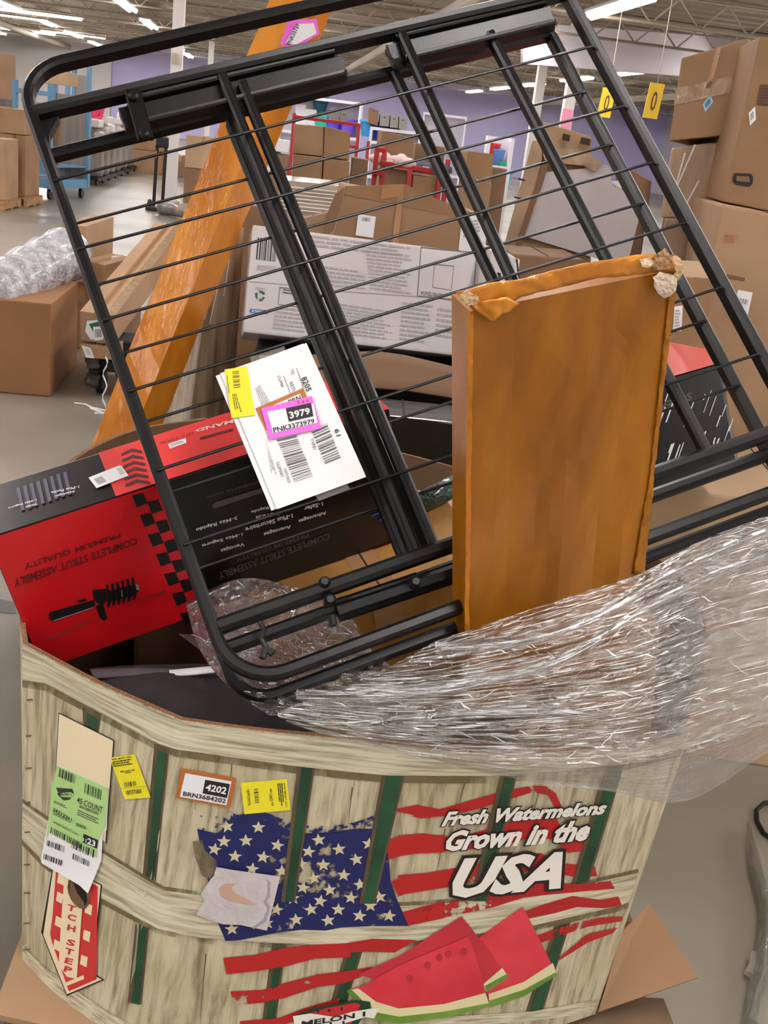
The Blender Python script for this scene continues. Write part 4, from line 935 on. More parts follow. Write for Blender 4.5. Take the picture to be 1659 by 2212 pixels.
printed('canton_chips', z7((60, 400), (240, 420), (330, 470), (480, 440), (680, 520), (760, 540), (950, 540), (1080, 520), (1220, 470), (1240, 560), (950, 590), (760, 600), (560, 530), (330, 510), (200, 600), (80, 570)), binp(.0024), flag_blue2, bin_, sub=40)
stars = ((470, 550), (590, 665), (390, 635), (270, 545), (320, 735), (500, 740), (855, 630), (985, 690), (790, 705), (1175, 655), (1095, 755), (885, 790), (740, 780), (620, 830), (825, 875), (1015, 855), (755, 935), (925, 950), (1120, 915), (430, 815), (1060, 1000), (1245, 995), (690, 1005), (865, 1020), (1185, 1050), (805, 1075), (980, 1075), (585, 1075), (710, 1140), (915, 1145), (1115, 1115), (1305, 1115), (525, 1165), (300, 1200), (190, 690), (250, 640))
for i, c in enumerate(stars):
    printed('star', star(Z7(*c), 16, .2*math.sin(i*1.7), .9), binp(.0026), star_m, can)
for TLg, TRg, BRg, BLg, sh in (gaps[3], gaps[5], gaps[7]):
    pass
# ---- melon slices
flesh = mat('melon_flesh_print', S(222, 62, 76), .45, 0, .22, (9, 9, 9), col2=S(196, 36, 52)); rind_w = mat('melon_rind_pale', S(226, 218, 170), .5); rind_g = mat('melon_rind_green', S(120, 160, 60), .5, 0, .4, (12, 12, 12)); seed = mat('melon_seed', S(176, 40, 52), .5)
flesh2 = mat('melon_flesh_dark', S(196, 46, 60), .45, 0, .2, (9, 9, 9))
def slice_(fl_, pale, grn, k):
    o = printed('melon_slice', fl_, binp(.0032+k*.0012), flesh2 if k == 1 else flesh, bin_, sub=40); printed('pale_rind', pale, binp(.0036+k*.0012), rind_w, o, sub=40); printed('green_rind', grn, binp(.0039+k*.0012), rind_g, o, sub=40)
    return o
slice_(z8((555, 740), (575, 775), (705, 1035), (560, 1130), (405, 1175), (380, 1000), (355, 880)), z8((690, 990), (706, 1035), (560, 1130), (405, 1178), (402, 1130), (560, 1075)), z8((706, 1030), (707, 1045), (560, 1140), (405, 1190), (402, 1160), (560, 1110)), 0)
slice_(z8((280, 780), (310, 815), (485, 1040), (385, 1112), (200, 1100), (0, 1100), (-180, 1040), (0, 960)), z8((462, 1010), (485, 1042), (385, 1112), (375, 1085)), z8((484, 1036), (486, 1056), (390, 1120), (385, 1090)), 1)
fr_s = slice_(z8((310, 868), (345, 960), (402, 1172), (200, 1215), (0, 1240), (-115, 1225), (-225, 1110), (-150, 1085), (0, 1000)), z8((385, 1120), (403, 1172), (200, 1218), (0, 1243), (-115, 1228), (-228, 1110), (-180, 1100), (-100, 1160), (0, 1190), (200, 1170)), z8((402, 1165), (404, 1182), (200, 1232), (0, 1258), (-125, 1238), (-232, 1112), (-215, 1100), (-110, 1205), (0, 1226), (200, 1204)), 2)
for c in ((130, 995), (220, 945), (50, 1055), (290, 935), (180, 960)):
    q = Z8(*c); printed('seed_pit', poly(*[(q[0]+7*math.cos(a*.785), q[1]+8*math.sin(a*.785)) for a in range(8)]), binp(.0066), seed, fr_s)
# ---- slogan
ink_w = mat('slogan_white', S(240, 236, 226), .5); ink_k = mat('slogan_outline', S(34, 18, 14), .5)
def slogan(txt, q, off, bold):
    TLq, TRq, BRq, BLq = [Z8(*p) for p in q]
    printed('slogan_outline', tquad(txt, TLq, TRq, BRq, BLq, bold+.055, .3, (txt, bold, .3)), binp(off), ink_k, bin_)
    printed('slogan_lettering', tquad(txt, TLq, TRq, BRq, BLq, bold, .3), binp(off+.0008), ink_w, bin_)
slogan('Fresh Watermelons', ((205, 312), (935, 262), (922, 322), (190, 378)), .0046, .045)
slogan('Grown in the', ((222, 398), (865, 342), (842, 440), (205, 490)), .0046, .045)
slogan('USA', ((255, 520), (765, 485), (722, 655), (230, 702)), .0046, .045)
# ---- brand ribbon low on the bin
rb_w = mat('ribbon_white', S(238, 234, 224), .5)
lg = printed('logo_melon', z7((700, 1740), (820, 1690), (960, 1660), (1100, 1640), (1180, 1650), (1190, 1700), (1140, 1740), (1090, 1815), (790, 1815), (720, 1790)), binp(.0078), mat('logo_green', S(24, 58, 36), .5), bin_, sub=60)
printed('logo_flesh', z7((760, 1735), (900, 1690), (1080, 1655), (1120, 1665), (1090, 1740), (1040, 1815), (830, 1815)), binp(.0084), mat('logo_red', S(190, 36, 40), .5), lg, sub=60)
printed('ribbon', z7((690, 1740), (800, 1722), (790, 1760), (960, 1745), (1060, 1712), (1190, 1690), (1235, 1690), (1205, 1755), (1150, 1745), (1000, 1790), (850, 1815), (735, 1815), (700, 1790)), binp(.009), rb_w, lg, sub=60)
printed('ribbon_lettering', tquad('MELON 1', Z7(735, 1772), Z7(1150, 1706), Z7(1160, 1736), Z7(745, 1808), .03, .15), binp(.0098), dark_ink, lg)
printed('logo_seed', merge(*[poly(*[(Z7(x, y)[0]+3*math.cos(a*1.05), Z7(x, y)[1]+3.4*math.sin(a*1.05)) for a in range(6)]) for x, y in ((880, 1795), (930, 1780), (980, 1800), (1010, 1775), (850, 1705), (920, 1700), (1000, 1690))]), binp(.0105), dark_ink, lg)
# ---- warning arrow with the remaining letters
cream = mat('cream_print', S(240, 222, 186), .5); ar_red = mat('arrow_red', S(200, 48, 46), .5)
z6 = lambda *p: poly(*[Z6(*q) for q in p])
aro = printed('warning_arrow', z6((350, 1060), (660, 1215), (600, 1780), (675, 1822), (433, 1928), (270, 1518), (320, 1555)), binp(.0022), dark_ink, bin_, sub=50)
printed('arrow_cream', z6((356, 1066), (652, 1218), (592, 1786), (660, 1820), (436, 1915), (285, 1535), (326, 1568)), binp(.0027), cream, aro, sub=50)
printed('arrow_red', z6((372, 1080), (634, 1225), (576, 1790), (625, 1818), (450, 1895), (345, 1590), (330, 1530), (345, 1420)), binp(.0032), ar_red, aro, sub=50)
for c in (((385, 1140), (430, 1160)), ((378, 1255), (415, 1275)), ((370, 1410), (408, 1430)), ((360, 1560), (398, 1580)), ((352, 1420), (352, 1420)),
          ):
    (x0, y0), (x1, y1) = c
    if x0 != x1: printed('arrow_block', z6((x0, y0), (x1, y1), (x1-8, y1+60), (x0-8, y0+60)), binp(.0037), cream, aro)
for x, y in ((560, 1330), (548, 1500), (530, 1660)): printed('arrow_block', z6((x, y), (x+42, y+15), (x+34, y+80), (x-8, y+60)), binp(.0037), cream, aro)
printed('arrow_block', z6((430, 1838), (545, 1790), (548, 1815), (440, 1860)), binp(.0037), cream, aro)
ctr = printed('arrow_centre', z6((425, 1150), (550, 1210), (503, 1815), (440, 1800), (388, 1728), (400, 1500)), binp(.0042), cream, aro, sub=50)
for ch, (x, y) in zip('TCHSTEP', ((474, 1364), (474, 1424), (470, 1492), (466, 1584), (460, 1642), (454, 1702), (448, 1756))):
    printed('arrow_lettering', tquad(ch, Z6(x-26, y-30), Z6(x+30, y-14), Z6(x+27, y+25), Z6(x-29, y+9), .03, .1), binp(.0048), ar_red, aro)
hh = printed('hand_hole', poly(*[Z6(515+58*math.cos(k*.3927)+26*math.sin(k*.3927)*1, 1262+96*math.sin(k*.3927)) for k in range(16)]), binp(.0054), mat('hole_shade', S(24, 16, 12), .9), bin_)  # wall is not cut: a near-black disc paints the shade inside the hole
MB().tube([binp(.004)(Z6(515+58*math.cos(k*.3927)+26*math.sin(k*.3927)*1, 1262+96*math.sin(k*.3927))) for k in range(16)], .0025, 6, True).build('hand_hole_edge', kraft_in, bin_)
printed('hand_hole_flap', poly(*[Z6(*q) for q in ((462, 1200), (480, 1180), (510, 1260), (560, 1330), (545, 1355), (500, 1340), (465, 1280))]), binp(.006), kraft_in, hh)
# ---- cream panel
cp = printed('cream_panel_outline', z6((383, 113), (738, 290), (688, 956), (360, 520)), binp(.0026), dark_ink, bin_, sub=50); printed('cream_panel', z6((388, 121), (733, 294), (682, 946), (366, 520)), binp(.0031), cream, cp, sub=50)
# ---- green and white tag, its foot hanging loose
def tagproj(off, curl=0.0):
    g = binp(off)
    def f(p):
        k = max(0, (p[1]-1840)/90); q = g(p); return q + (CAM-q).normalized()*(curl*k*k)
    return f
tg = printed('paper_tag', z6((378, 445), (705, 592), (696, 860), (672, 880), (660, 1060), (575, 1268), (520, 1215), (280, 1075), (275, 1050), (330, 760), (362, 540)), tagproj(.0045, .012), white_paper, bin_, sub=30)
printed('tag_green_top', z6((379, 448), (704, 594), (694, 735), (345, 560), (362, 540)), tagproj(.0052, .012), green_lbl, tg, sub=30)
printed('tag_green', z6((350, 560), (694, 735), (690, 830), (480, 790), (450, 890), (545, 905), (640, 930), (632, 1040), (330, 870), (310, 930), (335, 720)), tagproj(.0053, .012), green_lbl, tg, sub=30)
printed('tag_barcode', merge(bars(Z6(398, 465), Z6(505, 515), Z6(497, 570), Z6(392, 520), 22, 3), bars(Z6(562, 560), Z6(672, 608), Z6(664, 672), Z6(556, 622), 20, 4), bars(Z6(345, 842), Z6(545, 945), Z6(540, 985), Z6(340, 882), 30, 5), bars(Z6(480, 930), Z6(630, 990), Z6(622, 1040), Z6(474, 975), 22, 6),
    bars(Z6(322, 925), Z6(432, 965), Z6(426, 1005), Z6(316, 960), 20, 7), bars(Z6(300, 1012), Z6(422, 1058), Z6(416, 1092), Z6(296, 1045), 22, 8), bars(Z6(486, 1010), Z6(590, 1060), Z6(584, 1095), Z6(480, 1045), 20, 9)), tagproj(.006, .012), dark_ink, tg)
lgt = printed('tag_logo', z6((378, 590), (480, 598), (490, 630), (462, 668), (425, 672), (395, 645)), tagproj(.006, .012), mat('logo_dark', S(44, 52, 40), .5), tg); printed('tag_logo_ribbon', z6((380, 612), (400, 622), (470, 618), (492, 630), (472, 652), (410, 648)), tagproj(.0066, .012), green_lbl, tg)
printed('tag_lettering', merge(tquad('MELON 1', Z6(390, 618), Z6(476, 624), Z6(474, 642), Z6(392, 640), .02), tquad('45 COUNT', Z6(518, 648), Z6(680, 715), Z6(674, 752), Z6(512, 684), .005), tquad('BIN SEEDLESS', Z6(532, 700), Z6(652, 748), Z6(648, 764), Z6(528, 716), .02),
    tquad('24213361', Z6(362, 715), Z6(482, 785), Z6(478, 806), Z6(358, 736), .02), tquad('www.melon1.com', Z6(366, 798), Z6(522, 880), Z6(520, 896), Z6(362, 814), .01), tquad('GRACIA', Z6(508, 812), Z6(574, 838), Z6(571, 858), Z6(505, 832), .02)), tagproj(.0072, .012), dark_ink, tg)
printed('tag_small_print', merge(lines(Z6(365, 672), Z6(460, 715), Z6(456, 735), Z6(362, 690), 2, 1), lines(Z6(515, 730), Z6(650, 790), Z6(644, 830), Z6(510, 770), 3, 2), lines(Z6(360, 745), Z6(480, 805), Z6(478, 825), Z6(358, 765), 2, 3)), tagproj(.006, .012), mid_ink, tg)
dt = printed('tag_date', z6((552, 884), (645, 925), (636, 980), (545, 938)), tagproj(.006, .012), dark_ink, tg); printed('tag_date_lettering', merge(tquad('23', Z6(582, 908), Z6(634, 930), Z6(628, 968), Z6(577, 946), .03), tquad('5 5', Z6(552, 908), Z6(578, 920), Z6(574, 940), Z6(549, 928), .02)), tagproj(.0072, .012), white_paper, tg)
# ---- stickers
s1 = printed('yellow_sticker', z6((710, 402), (870, 378), (972, 655), (808, 670)), binp(.003), yellow, bin_, sub=40)
printed('sticker_lettering', merge(tquad('WAL MART, INC', Z6(722, 408), Z6(850, 388), Z6(856, 402), Z6(727, 422), .01), tquad('*** UNO ***', Z6(778, 484), Z6(870, 472), Z6(878, 494), Z6(786, 506), .01), tquad('1875773805', Z6(815, 612), Z6(912, 600), Z6(918, 626), Z6(822, 640), .01), bars(Z6(803, 560), Z6(880, 550), Z6(886, 578), Z6(808, 590), 14, 2), lines(Z6(728, 428), Z6(850, 408), Z6(858, 450), Z6(738, 466), 3, 2)), binp(.0038), dark_ink, s1)
printed('sticker_seam', z6((786, 596), (944, 582), (945, 585), (787, 599)), binp(.0038), mat('seam', S(180, 168, 40), .6), s1)
s2 = printed('yellow_sticker', z7((357, 264), (652, 240), (675, 438), (380, 465)), binp(.003), yellow, bin_, sub=40)
printed('sticker_lettering', merge(tquad('WAL MART, INC', Z7(640, 262), Z7(655, 418), Z7(643, 420), Z7(628, 264), .01), tquad('*** UNO ***', Z7(556, 300), Z7(568, 410), Z7(545, 412), Z7(533, 302), .01), tquad('1879159772', Z7(412, 305), Z7(422, 405), Z7(404, 408), Z7(394, 307), .01), bars(Z7(468, 300), Z7(476, 390), Z7(448, 394), Z7(440, 304), 16, 4), lines(Z7(622, 264), Z7(636, 420), Z7(600, 424), Z7(586, 268), 3, 3)), binp(.0038), dark_ink, s2)
s3 = printed('brown_sticker', z6((1160, 466), (1515, 530), (1475, 725), (1128, 655)), binp(.003), brown_lbl, bin_, sub=40)
printed('sticker_panel', z6((1190, 497), (1485, 550), (1452, 702), (1156, 648), (1165, 600)), binp(.0038), white_paper, s3, sub=40)
printed('number_panel', z6((1318, 538), (1475, 566), (1456, 655), (1300, 625)), binp(.0045), dark_ink, s3)
printed('number_lettering', tquad('4202', Z6(1328, 562), Z6(1460, 586), Z6(1448, 632), Z6(1316, 604), .03), binp(.0052), white_paper, s3)
printed('sticker_lettering', tquad('BRN3684202', Z6(1180, 612), Z6(1452, 660), Z6(1446, 690), Z6(1174, 640), .02), binp(.0046), dark_ink, s3)
wl = printed('torn_white_label', z7((205, 795), (300, 812), (610, 855), (570, 1020), (525, 1200), (450, 1185), (360, 1165), (240, 1160), (75, 1100), (130, 1010), (105, 970), (170, 870), (190, 850)), binp(.0065), mat('torn_label', S(206, 198, 198), .6, 0, .12, (20, 20, 20), .3, 60), bin_, sub=30)
printed('smear', z7((220, 930), (260, 900), (330, 898), (300, 925), (320, 960), (400, 1000), (450, 1035), (380, 1030), (290, 1010), (235, 985)), binp(.0072), mat('label_smear', S(196, 160, 140), .7), wl, sub=40)
printed('peeled_edge', z7((515, 870), (530, 890), (528, 980), (505, 1010), (530, 1060), (500, 1130), (430, 1180), (440, 1190), (520, 1140), (545, 1050), (520, 1005), (545, 985), (545, 885)), binp(.0072), mat('label_grey', S(160, 152, 158), .7), wl, sub=40)
sm = printed('scuff', z7((50, 640), (110, 630), (130, 700), (200, 760), (210, 820), (160, 880), (110, 860), (120, 790), (60, 720)), binp(.0024), worn_print('scuff_grey', S(120, 106, 82), .46, 40, .12), bin_, sub=40)
# staples down the left seam
stp = mat('staple_metal', S(120, 112, 96), .35, .7)
for x, y in ((195, 33), (187, 264), (190, 470), (182, 690), (182, 880), (178, 1088), (178, 1268), (176, 1462), (174, 1630)):
    a_ = binp(.002)(Z6(x-16, y)); c_ = binp(.002)(Z6(x+16, y-2)); MB().tube([a_, c_], .0013, 6).build('staple', stp, bin_)
# hoops last, lying over the gaps
def edge_line(pl, off, w0, w1):
    lo = [(x, y+w1) for x, y in pl]; up = [(x, y-w0) for x, y in pl]
    o = hoop_strip('printed_shade', lo, up, off); o.data.materials.clear(); o.data.materials.append(MATS['hoop_shade']); return o
worn_print('hoop_shade', S(112, 98, 68), .50, 26, .10); worn_print('hoop_scratch', S(112, 98, 68), .53, 18, .03)
LOW1 = [(50, 1470)]+lowtop[1:]; LOW2 = [(49, 1814), (98, 1866), (216, 1939), (341, 2006), (439, 2027), (488, 2030), (636, 2039), (738, 2039), (860, 2036), (1000, 2022), (1149, 2000), (1342, 1956), (1356, 1950)]
UP2 = [(50, 1733), (101, 1770), (226, 1844), (317, 1900), (354, 1922), (439, 1934), (600, 1944), (740, 1950), (874, 1956), (1024, 1944), (1149, 1930), (1270, 1908), (1378, 1884)]
edge_line(LOW1, .0018, 2, 14); edge_line(LOW2, .0018, 2, 10); edge_line(UP2, .0014, 8, 2)
h1 = hoop_strip('printed_hoop', [(50, 1470)]+lowtop[1:], [P2(wallpt(i, .997))[:2] for i in range(0, 55)], .0016)
h2 = hoop_strip('printed_hoop', [(49, 1814), (98, 1866), (216, 1939), (341, 2006), (439, 2027), (488, 2030), (636, 2039), (738, 2039), (860, 2036), (1000, 2022), (1149, 2000), (1342, 1956), (1356, 1950)], [(50, 1733), (101, 1770), (226, 1844), (317, 1900), (354, 1922), (439, 1934), (600, 1944), (740, 1950), (874, 1956), (1024, 1944), (1149, 1930), (1270, 1908), (1378, 1884)], .0016)
h3 = hoop_strip('printed_hoop', [(47, 2088), (101, 2140), (180, 2190), (236, 2230), (320, 2270)], [(47, 2040), (101, 2091), (180, 2148), (236, 2185), (330, 2240)], .0016)
h4 = hoop_strip('printed_hoop', [(860, 2230), (1000, 2215), (1149, 2204), (1280, 2186)], [(860, 2205), (932, 2197), (1149, 2183), (1290, 2158)], .0016)
# ---- tray sheet and pallet below the bin
cs = [Z((1508, 2112), .16), Z((1400, 1950), .16), Z((20, 2105), .16), Z((80, 2260), .16)]
sheet = [V((-.66, 1.33, .128)), V((.62, 1.43, .128)), V((.66, 1.60, .128)), V((.72, 2.5, .128)), V((-.7, 2.6, .128)), V((-.68, 1.6, .128))]
sheet[1] = V((Z((1505, 2115), .15).x-.1, 1.47, .128)); 
R0 = Z((1506, 2112), .15); R1 = Z((1290, 2195), .15); L0 = Z((28, 2120), .15); L1 = Z((70, 2090), .15)
pts = [V((-.56, 1.44, .128)), V((-.2, 1.40, .128)), V((.3, 1.50, .128)), V((.5, 1.62, .128)), V((.6, 2.5, .128)), V((-.58, 2.58, .128)), V((-.58, 1.66, .128))]
k = len(pts); b = MB(); b.add([p+V((0, 0, .012)) for p in pts]+pts, [tuple(range(k)), tuple(range(2*k-1, k-1, -1))]+[(i, k+i, k+(i+1) % k, (i+1) % k) for i in range(k)])
tr = thing('cardboard_tray', 'brown cardboard tray sheet under the bin with a bent corner at right', 'tray', (0, 2, .128)); b.build('sheet', kraft[2], tr)
q = [V((.5, 1.60, .158)), V((R0.x, R0.y, .16)), V((.66, 2.05, .30)), V((.53, 1.72, .24))]
q = [D((1292, 2186), 2.0), D((1506, 2112), 2.02), D((1404, 1952), 2.12), D((1345, 2010), 2.08)]
b = MB(); b.add(q+[p+V((.004, .006, -.006)) for p in q], [(0, 1, 2, 3), (7, 6, 5, 4), (0, 4, 5, 1), (1, 5, 6, 2), (2, 6, 7, 3), (3, 7, 4, 0)]); b.build('bent_corner', kraft[1], tr)
wb = lambda x, y, d_: D((x, y), d_)
q = [wb(48, 2082, 1.985), wb(110, 2140, 1.945), wb(190, 2196, 1.90), wb(290, 2252, 1.86), wb(150, 2262, 1.86), wb(28, 2262, 1.90)]
k = len(q); b = MB(); b.add(q+[p+V((0, .006, -.006)) for p in q], [tuple(range(k)), tuple(range(2*k-1, k-1, -1))]+[(i, k+i, k+(i+1) % k, (i+1) % k) for i in range(k)]); b.build('bent_corner', kraft[1], tr)
q = [wb(36, 2076, 2.0), wb(48, 2082, 1.984), wb(28, 2262, 1.898), wb(12, 2262, 1.91)]
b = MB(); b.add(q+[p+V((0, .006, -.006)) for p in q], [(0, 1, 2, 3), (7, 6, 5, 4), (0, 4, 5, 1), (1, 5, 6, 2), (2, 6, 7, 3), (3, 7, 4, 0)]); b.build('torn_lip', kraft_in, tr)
pallet('pallet', 'worn wooden pallet under the printed bin', (.0, 2.05, 0), 1.2, 1.12, .1, None, .126, mat('old_pallet_wood', S(126, 98, 72), .85, 0, .45, (3, 3, 20), .3, 60))

# ================================================================== CONTENTS OF THE BIN
# dark padded bag against the front wall
fab = mat('charcoal_cloth', S(50, 42, 46), .9, 0, .3, (14, 14, 14), .3, 200); fab2 = mat('plum_cloth_band', S(92, 80, 90), .85)
t = thing('padded_bag', 'dark padded cloth bag tucked against the front of the bin', 'bag', V((-.3, 1.7, .4)))
def grid_px(name, rows, m_, parent, nx=24, ny=10, amp=0.0, fr_=6, th=0.0, smooth=True, seed=0, origin=None):
    """rows of (pixel, depth) control points -> smooth sheet; amp adds wrinkles along the view ray"""
    R_ = []
    for row in rows:
        pts = [D(p[:2], p[2]) for p in row]; out = []
        n = len(pts)-1
        for k in range(nx+1):
            t_ = k/nx*n; i = min(int(t_), n-1); u_ = t_-i
            a, b_, c, d = pts[max(i-1, 0)], pts[i], pts[i+1], pts[min(i+2, n)]
            out.append(.5*((2*b_)+(c-a)*u_+(2*a-5*b_+4*c-d)*u_*u_+(3*b_-a-3*c+d)*u_**3))
        R_.append(out)
    G = []; n = len(rows)-1
    for j in range(ny+1):
        t_ = j/ny*n; i = min(int(t_), n-1); u_ = t_-i; row = []
        for k in range(nx+1):
            a, b_, c, d = R_[max(i-1, 0)][k], R_[i][k], R_[i+1][k], R_[min(i+2, n)][k]
            row.append(.5*((2*b_)+(c-a)*u_+(2*a-5*b_+4*c-d)*u_*u_+(3*b_-a-3*c+d)*u_**3))
        G.append(row)
    vs = []; uv = []
    for j in range(ny+1):
        for k in range(nx+1):
            p = G[j][k]
            if amp:
                w_ = noise.fractal(V((k/nx*fr_*.35+seed, j/ny*fr_, seed*1.3)), 1.0, 2.0, 4)
                p = p + (CAM-p).normalized()*w_*amp
            vs.append(p); uv.append((k/nx, j/ny))
    fs = [(j*(nx+1)+k, j*(nx+1)+k+1, (j+1)*(nx+1)+k+1, (j+1)*(nx+1)+k) for j in range(ny) for k in range(nx)]
    o = mesh(name, vs, fs, m_, parent, smooth, None, origin, uv)
    if th:
        md = o.modifiers.new('thickness', 'SOLIDIFY'); md.thickness = th
    return o
grid_px('bag_body', [[(200, 1452, 1.98), (340, 1446, 1.96), (480, 1450, 1.93), (640, 1500, 1.90)], [(230, 1500, 1.90), (360, 1490, 1.86), (500, 1500, 1.84), (660, 1540, 1.82)], [(260, 1560, 1.84), (380, 1560, 1.80), (520, 1580, 1.79), (680, 1600, 1.79)], [(280, 1700, 1.9), (400, 1700, 1.86), (540, 1700, 1.86), (700, 1700, 1.86)]], fab, t, 30, 16, .018, 6, .01)
bd = grid_px('band', [[(196, 1450, 1.94), (290, 1446, 1.925), (370, 1448, 1.915)], [(204, 1468, 1.92), (290, 1462, 1.905), (370, 1463, 1.895)]], fab2, t, 12, 2, 0, 1, .004)
grid_px('white_strap', [[(368, 1450, 1.905), (410, 1446, 1.89), (476, 1440, 1.87)], [(368, 1462, 1.895), (410, 1460, 1.88), (476, 1453, 1.86)]], white_paper, t, 10, 2, 0, 1, .004)
for k, y in enumerate((1486, 1510, 1540)):
    MB().tube([D((350+i*22, y+2*math.sin(i)-i*.6), 1.875-.012*k-i*.0022) for i in range(8)], .0012, 5).build('seam', fab2, t)
# kraft cartons deep in the bin
kb = mat('amber_taped_card', S(196, 148, 84), .3, 0, .25, (5, 5, 5), .2, 30, col2=S(158, 108, 52), coat=.4)
def inbox(name, label, o, e, d, km, **k): return rbox(name, label, o, e, d, km, **k)
t, c8 = inbox('taped_carton', 'amber taped carton lying in the bin under the lower frame rails', (-.10, 1.86, .40), (.12, -.30, .36), (.46, .26, .36), kb)
t2, c82 = inbox('carton', 'plain kraft carton in the bin behind the orange board', (.04, 2.22, .36), (.05, -.1, .2), (.5, .22, .46), kraft[5])
t3, c83 = inbox('carton', 'dark kraft carton filling the rear of the bin', (-.5, 2.14, .25), (.0, -.05, .08), (.45, .3, .45), kraft[3])
t4, c84 = inbox('carton', 'kraft carton under film in the right half of the bin', (.38, 1.80, .42), (.08, -.16, .2), (.2, .34, .4), kraft[5])
a = D((880, 1102), 2.25); b_ = D((1010, 1035), 2.3)
t = thing('green_tube', 'dark green glossy film-wrapped tube beside the orange board', 'tube', a); MB().tube([a, a.lerp(b_, .5), b_], .024, 14).build('tube_body', mat('green_foil', S(24, 60, 44), .2, 0, .5, (40, 40, 40), .8, 120, coat=.8), t, smooth=True)
MB().tube([a-(b_-a).normalized()*.01, a+(b_-a).normalized()*.02], .026, 14).build('end_cap', black_plastic, t)
# standing cardboard flap behind the bin contents
grid_px('rear_board', [[(560, 770, 2.95), (700, 768, 2.95), (830, 762, 2.95), (1000, 800, 2.95)], [(560, 860, 2.9), (700, 850, 2.9), (830, 840, 2.9), (1000, 865, 2.9)]], kraft[3], None, 8, 3, .0, 1, .006)
o = bpy.data.objects['rear_board']; tag(o, 'folded brown cardboard flap between the bin and the white box', 'cardboard')
t = ybox('gaylord_carton', 'wide open-topped kraft carton standing on the floor behind the bin at right', (1.12, 3.12, 0), (1.0, .62, .80), -.06, kraft[5], tp=False)
ybox('black_carton', 'low black carton added to fill the dark gap between the bin and the white printed box', (.02, 2.96, 0), (.86, .2, .90), .06, blk, tp=False)  # black box added to make the gap under the cardboard flap dark
# black and red wrapped box at the right
_f = onplane(D((1557, 785), 2.62), V((-.12, -.97, .2))); F4 = [_f(p) for p in ((1330, 850), (1557, 785), (1600, 1020), (1345, 1095))]
K2 = [Z((1345, 790), F4[0].z), Z((1538, 760), F4[1].z)]; K2 = [Z((1350, 722), F4[0].z+.01), Z((1541, 758), F4[1].z)]; c8 = F4+K2+[K2[1]+(F4[2]-F4[1]), K2[0]+(F4[3]-F4[0])]
t = thing('retail_box', 'black and red retail box in clear film at the rear right of the bin', 'box', (c8[2]+c8[3]+c8[6]+c8[7])/4); carton_parts(t, c8, black_card, False, False)
nt_ = (c8[1]-c8[0]).cross(c8[4]-c8[0]).normalized(); nt_ = nt_ if nt_.z > 0 else -nt_
mesh('red_top', [p+nt_*.002 for p in (c8[0], c8[1], c8[5], c8[4])], [(0, 1, 2, 3)], mat('red_top', S(226, 76, 72), .3, coat=.3), t)
nf = (c8[1]-c8[0]).cross(c8[3]-c8[0]); g1 = onplane(c8[0], nf, .003)
printed('lettering', tquad('SUPER', (1496, 862), (1422, 892), (1424, 872), (1494, 846), .03), g1, grey_on_black, t)
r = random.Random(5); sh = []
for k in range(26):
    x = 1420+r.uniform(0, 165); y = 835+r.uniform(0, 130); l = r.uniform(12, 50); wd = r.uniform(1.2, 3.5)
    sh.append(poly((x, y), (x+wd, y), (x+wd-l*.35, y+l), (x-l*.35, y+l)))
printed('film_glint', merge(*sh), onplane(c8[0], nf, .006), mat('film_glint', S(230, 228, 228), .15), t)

# ================================================================== RED AND BLACK STRUT BOX
RO, RE, RD = (-.5899, 1.7694, .6197), (.1715, -.3229, .4072), (.7396, .1689, .3034)
c8, RM = rbox_corners(RO, RE, RD)
t = thing('retail_box', 'long red and black auto parts box lying upside down across the bin', 'box', (c8[2]+c8[3]+c8[6]+c8[7])/4)
b = MB(); TL, TR, BR, BL, tl, tr_, br, bl = c8; b.hexa([BL, BR, br, bl, TL, TR, tr_, tl]); b.build('body', black_card, t, bevel=.003)
nF = (TR-TL).cross(BL-TL).normalized(); nF = nF if nF.dot(CAM-TL) > 0 else -nF
nT = (TR-TL).cross(tl-TL).normalized(); nT = nT if nT.z > 0 else -nT
rf = lambda o_: onplane(TL, nF, o_); rt = lambda o_: onplane(TL, nT, o_)
def rl(x, z): return TL.lerp(TR, x) + (BL-TL)*z + nF*.0012      # along the front face
def topf(x, y): return TL.lerp(TR, x) + (tl-TL)*y + nT*.0012
XB = .355
PTL, PBL = P2(rl(.002, .004))[:2], P2(rl(.002, .996))[:2]; PTR, PBR = P2(rl(.40, .004))[:2], P2(rl(.40, .996))[:2]
mesh('red_front', [rl(.002, .004), rl(.405, .004), rl(.425, .996), rl(.002, .996)], [(0, 1, 2, 3)], red_box, t)
mesh('red_top', [topf(.30, .004), topf(.998, .004), topf(.998, .996), topf(.30, .996)], [(0, 1, 2, 3)], mat('red_top_card', S(222, 62, 62), .3, coat=.3), t)
Zr = lambda x, y: (x/3.456, 800+y/3.456)
ck = []
for k in range(7):
    for s_ in range(3):
        x = 1030+s_*115+k*60; y = 965+s_*50+k*147
        if s_ == 2: x -= 20; y -= 100
        ck.append(poly(Zr(x-45, y-32), Zr(x+38, y-50), Zr(x+70, y+30), Zr(x-8, y+58)))
printed('checker_print', merge(*ck), rf(.0020), black_plastic, t)
ck = []
for k in range(6):
    y = 600+k*46
    ck.append(poly(Zr(905+k*6, y+20), Zr(985+k*7, y-18), Zr(1060+k*12, y), Zr(1062+k*12, y+18), Zr(985+k*7, y+2), Zr(907+k*6, y+38)))
mesh_t = printed('checker_print', merge(*ck), rt(.0024), mat('dark_red_print', S(72, 30, 34), .4), t)
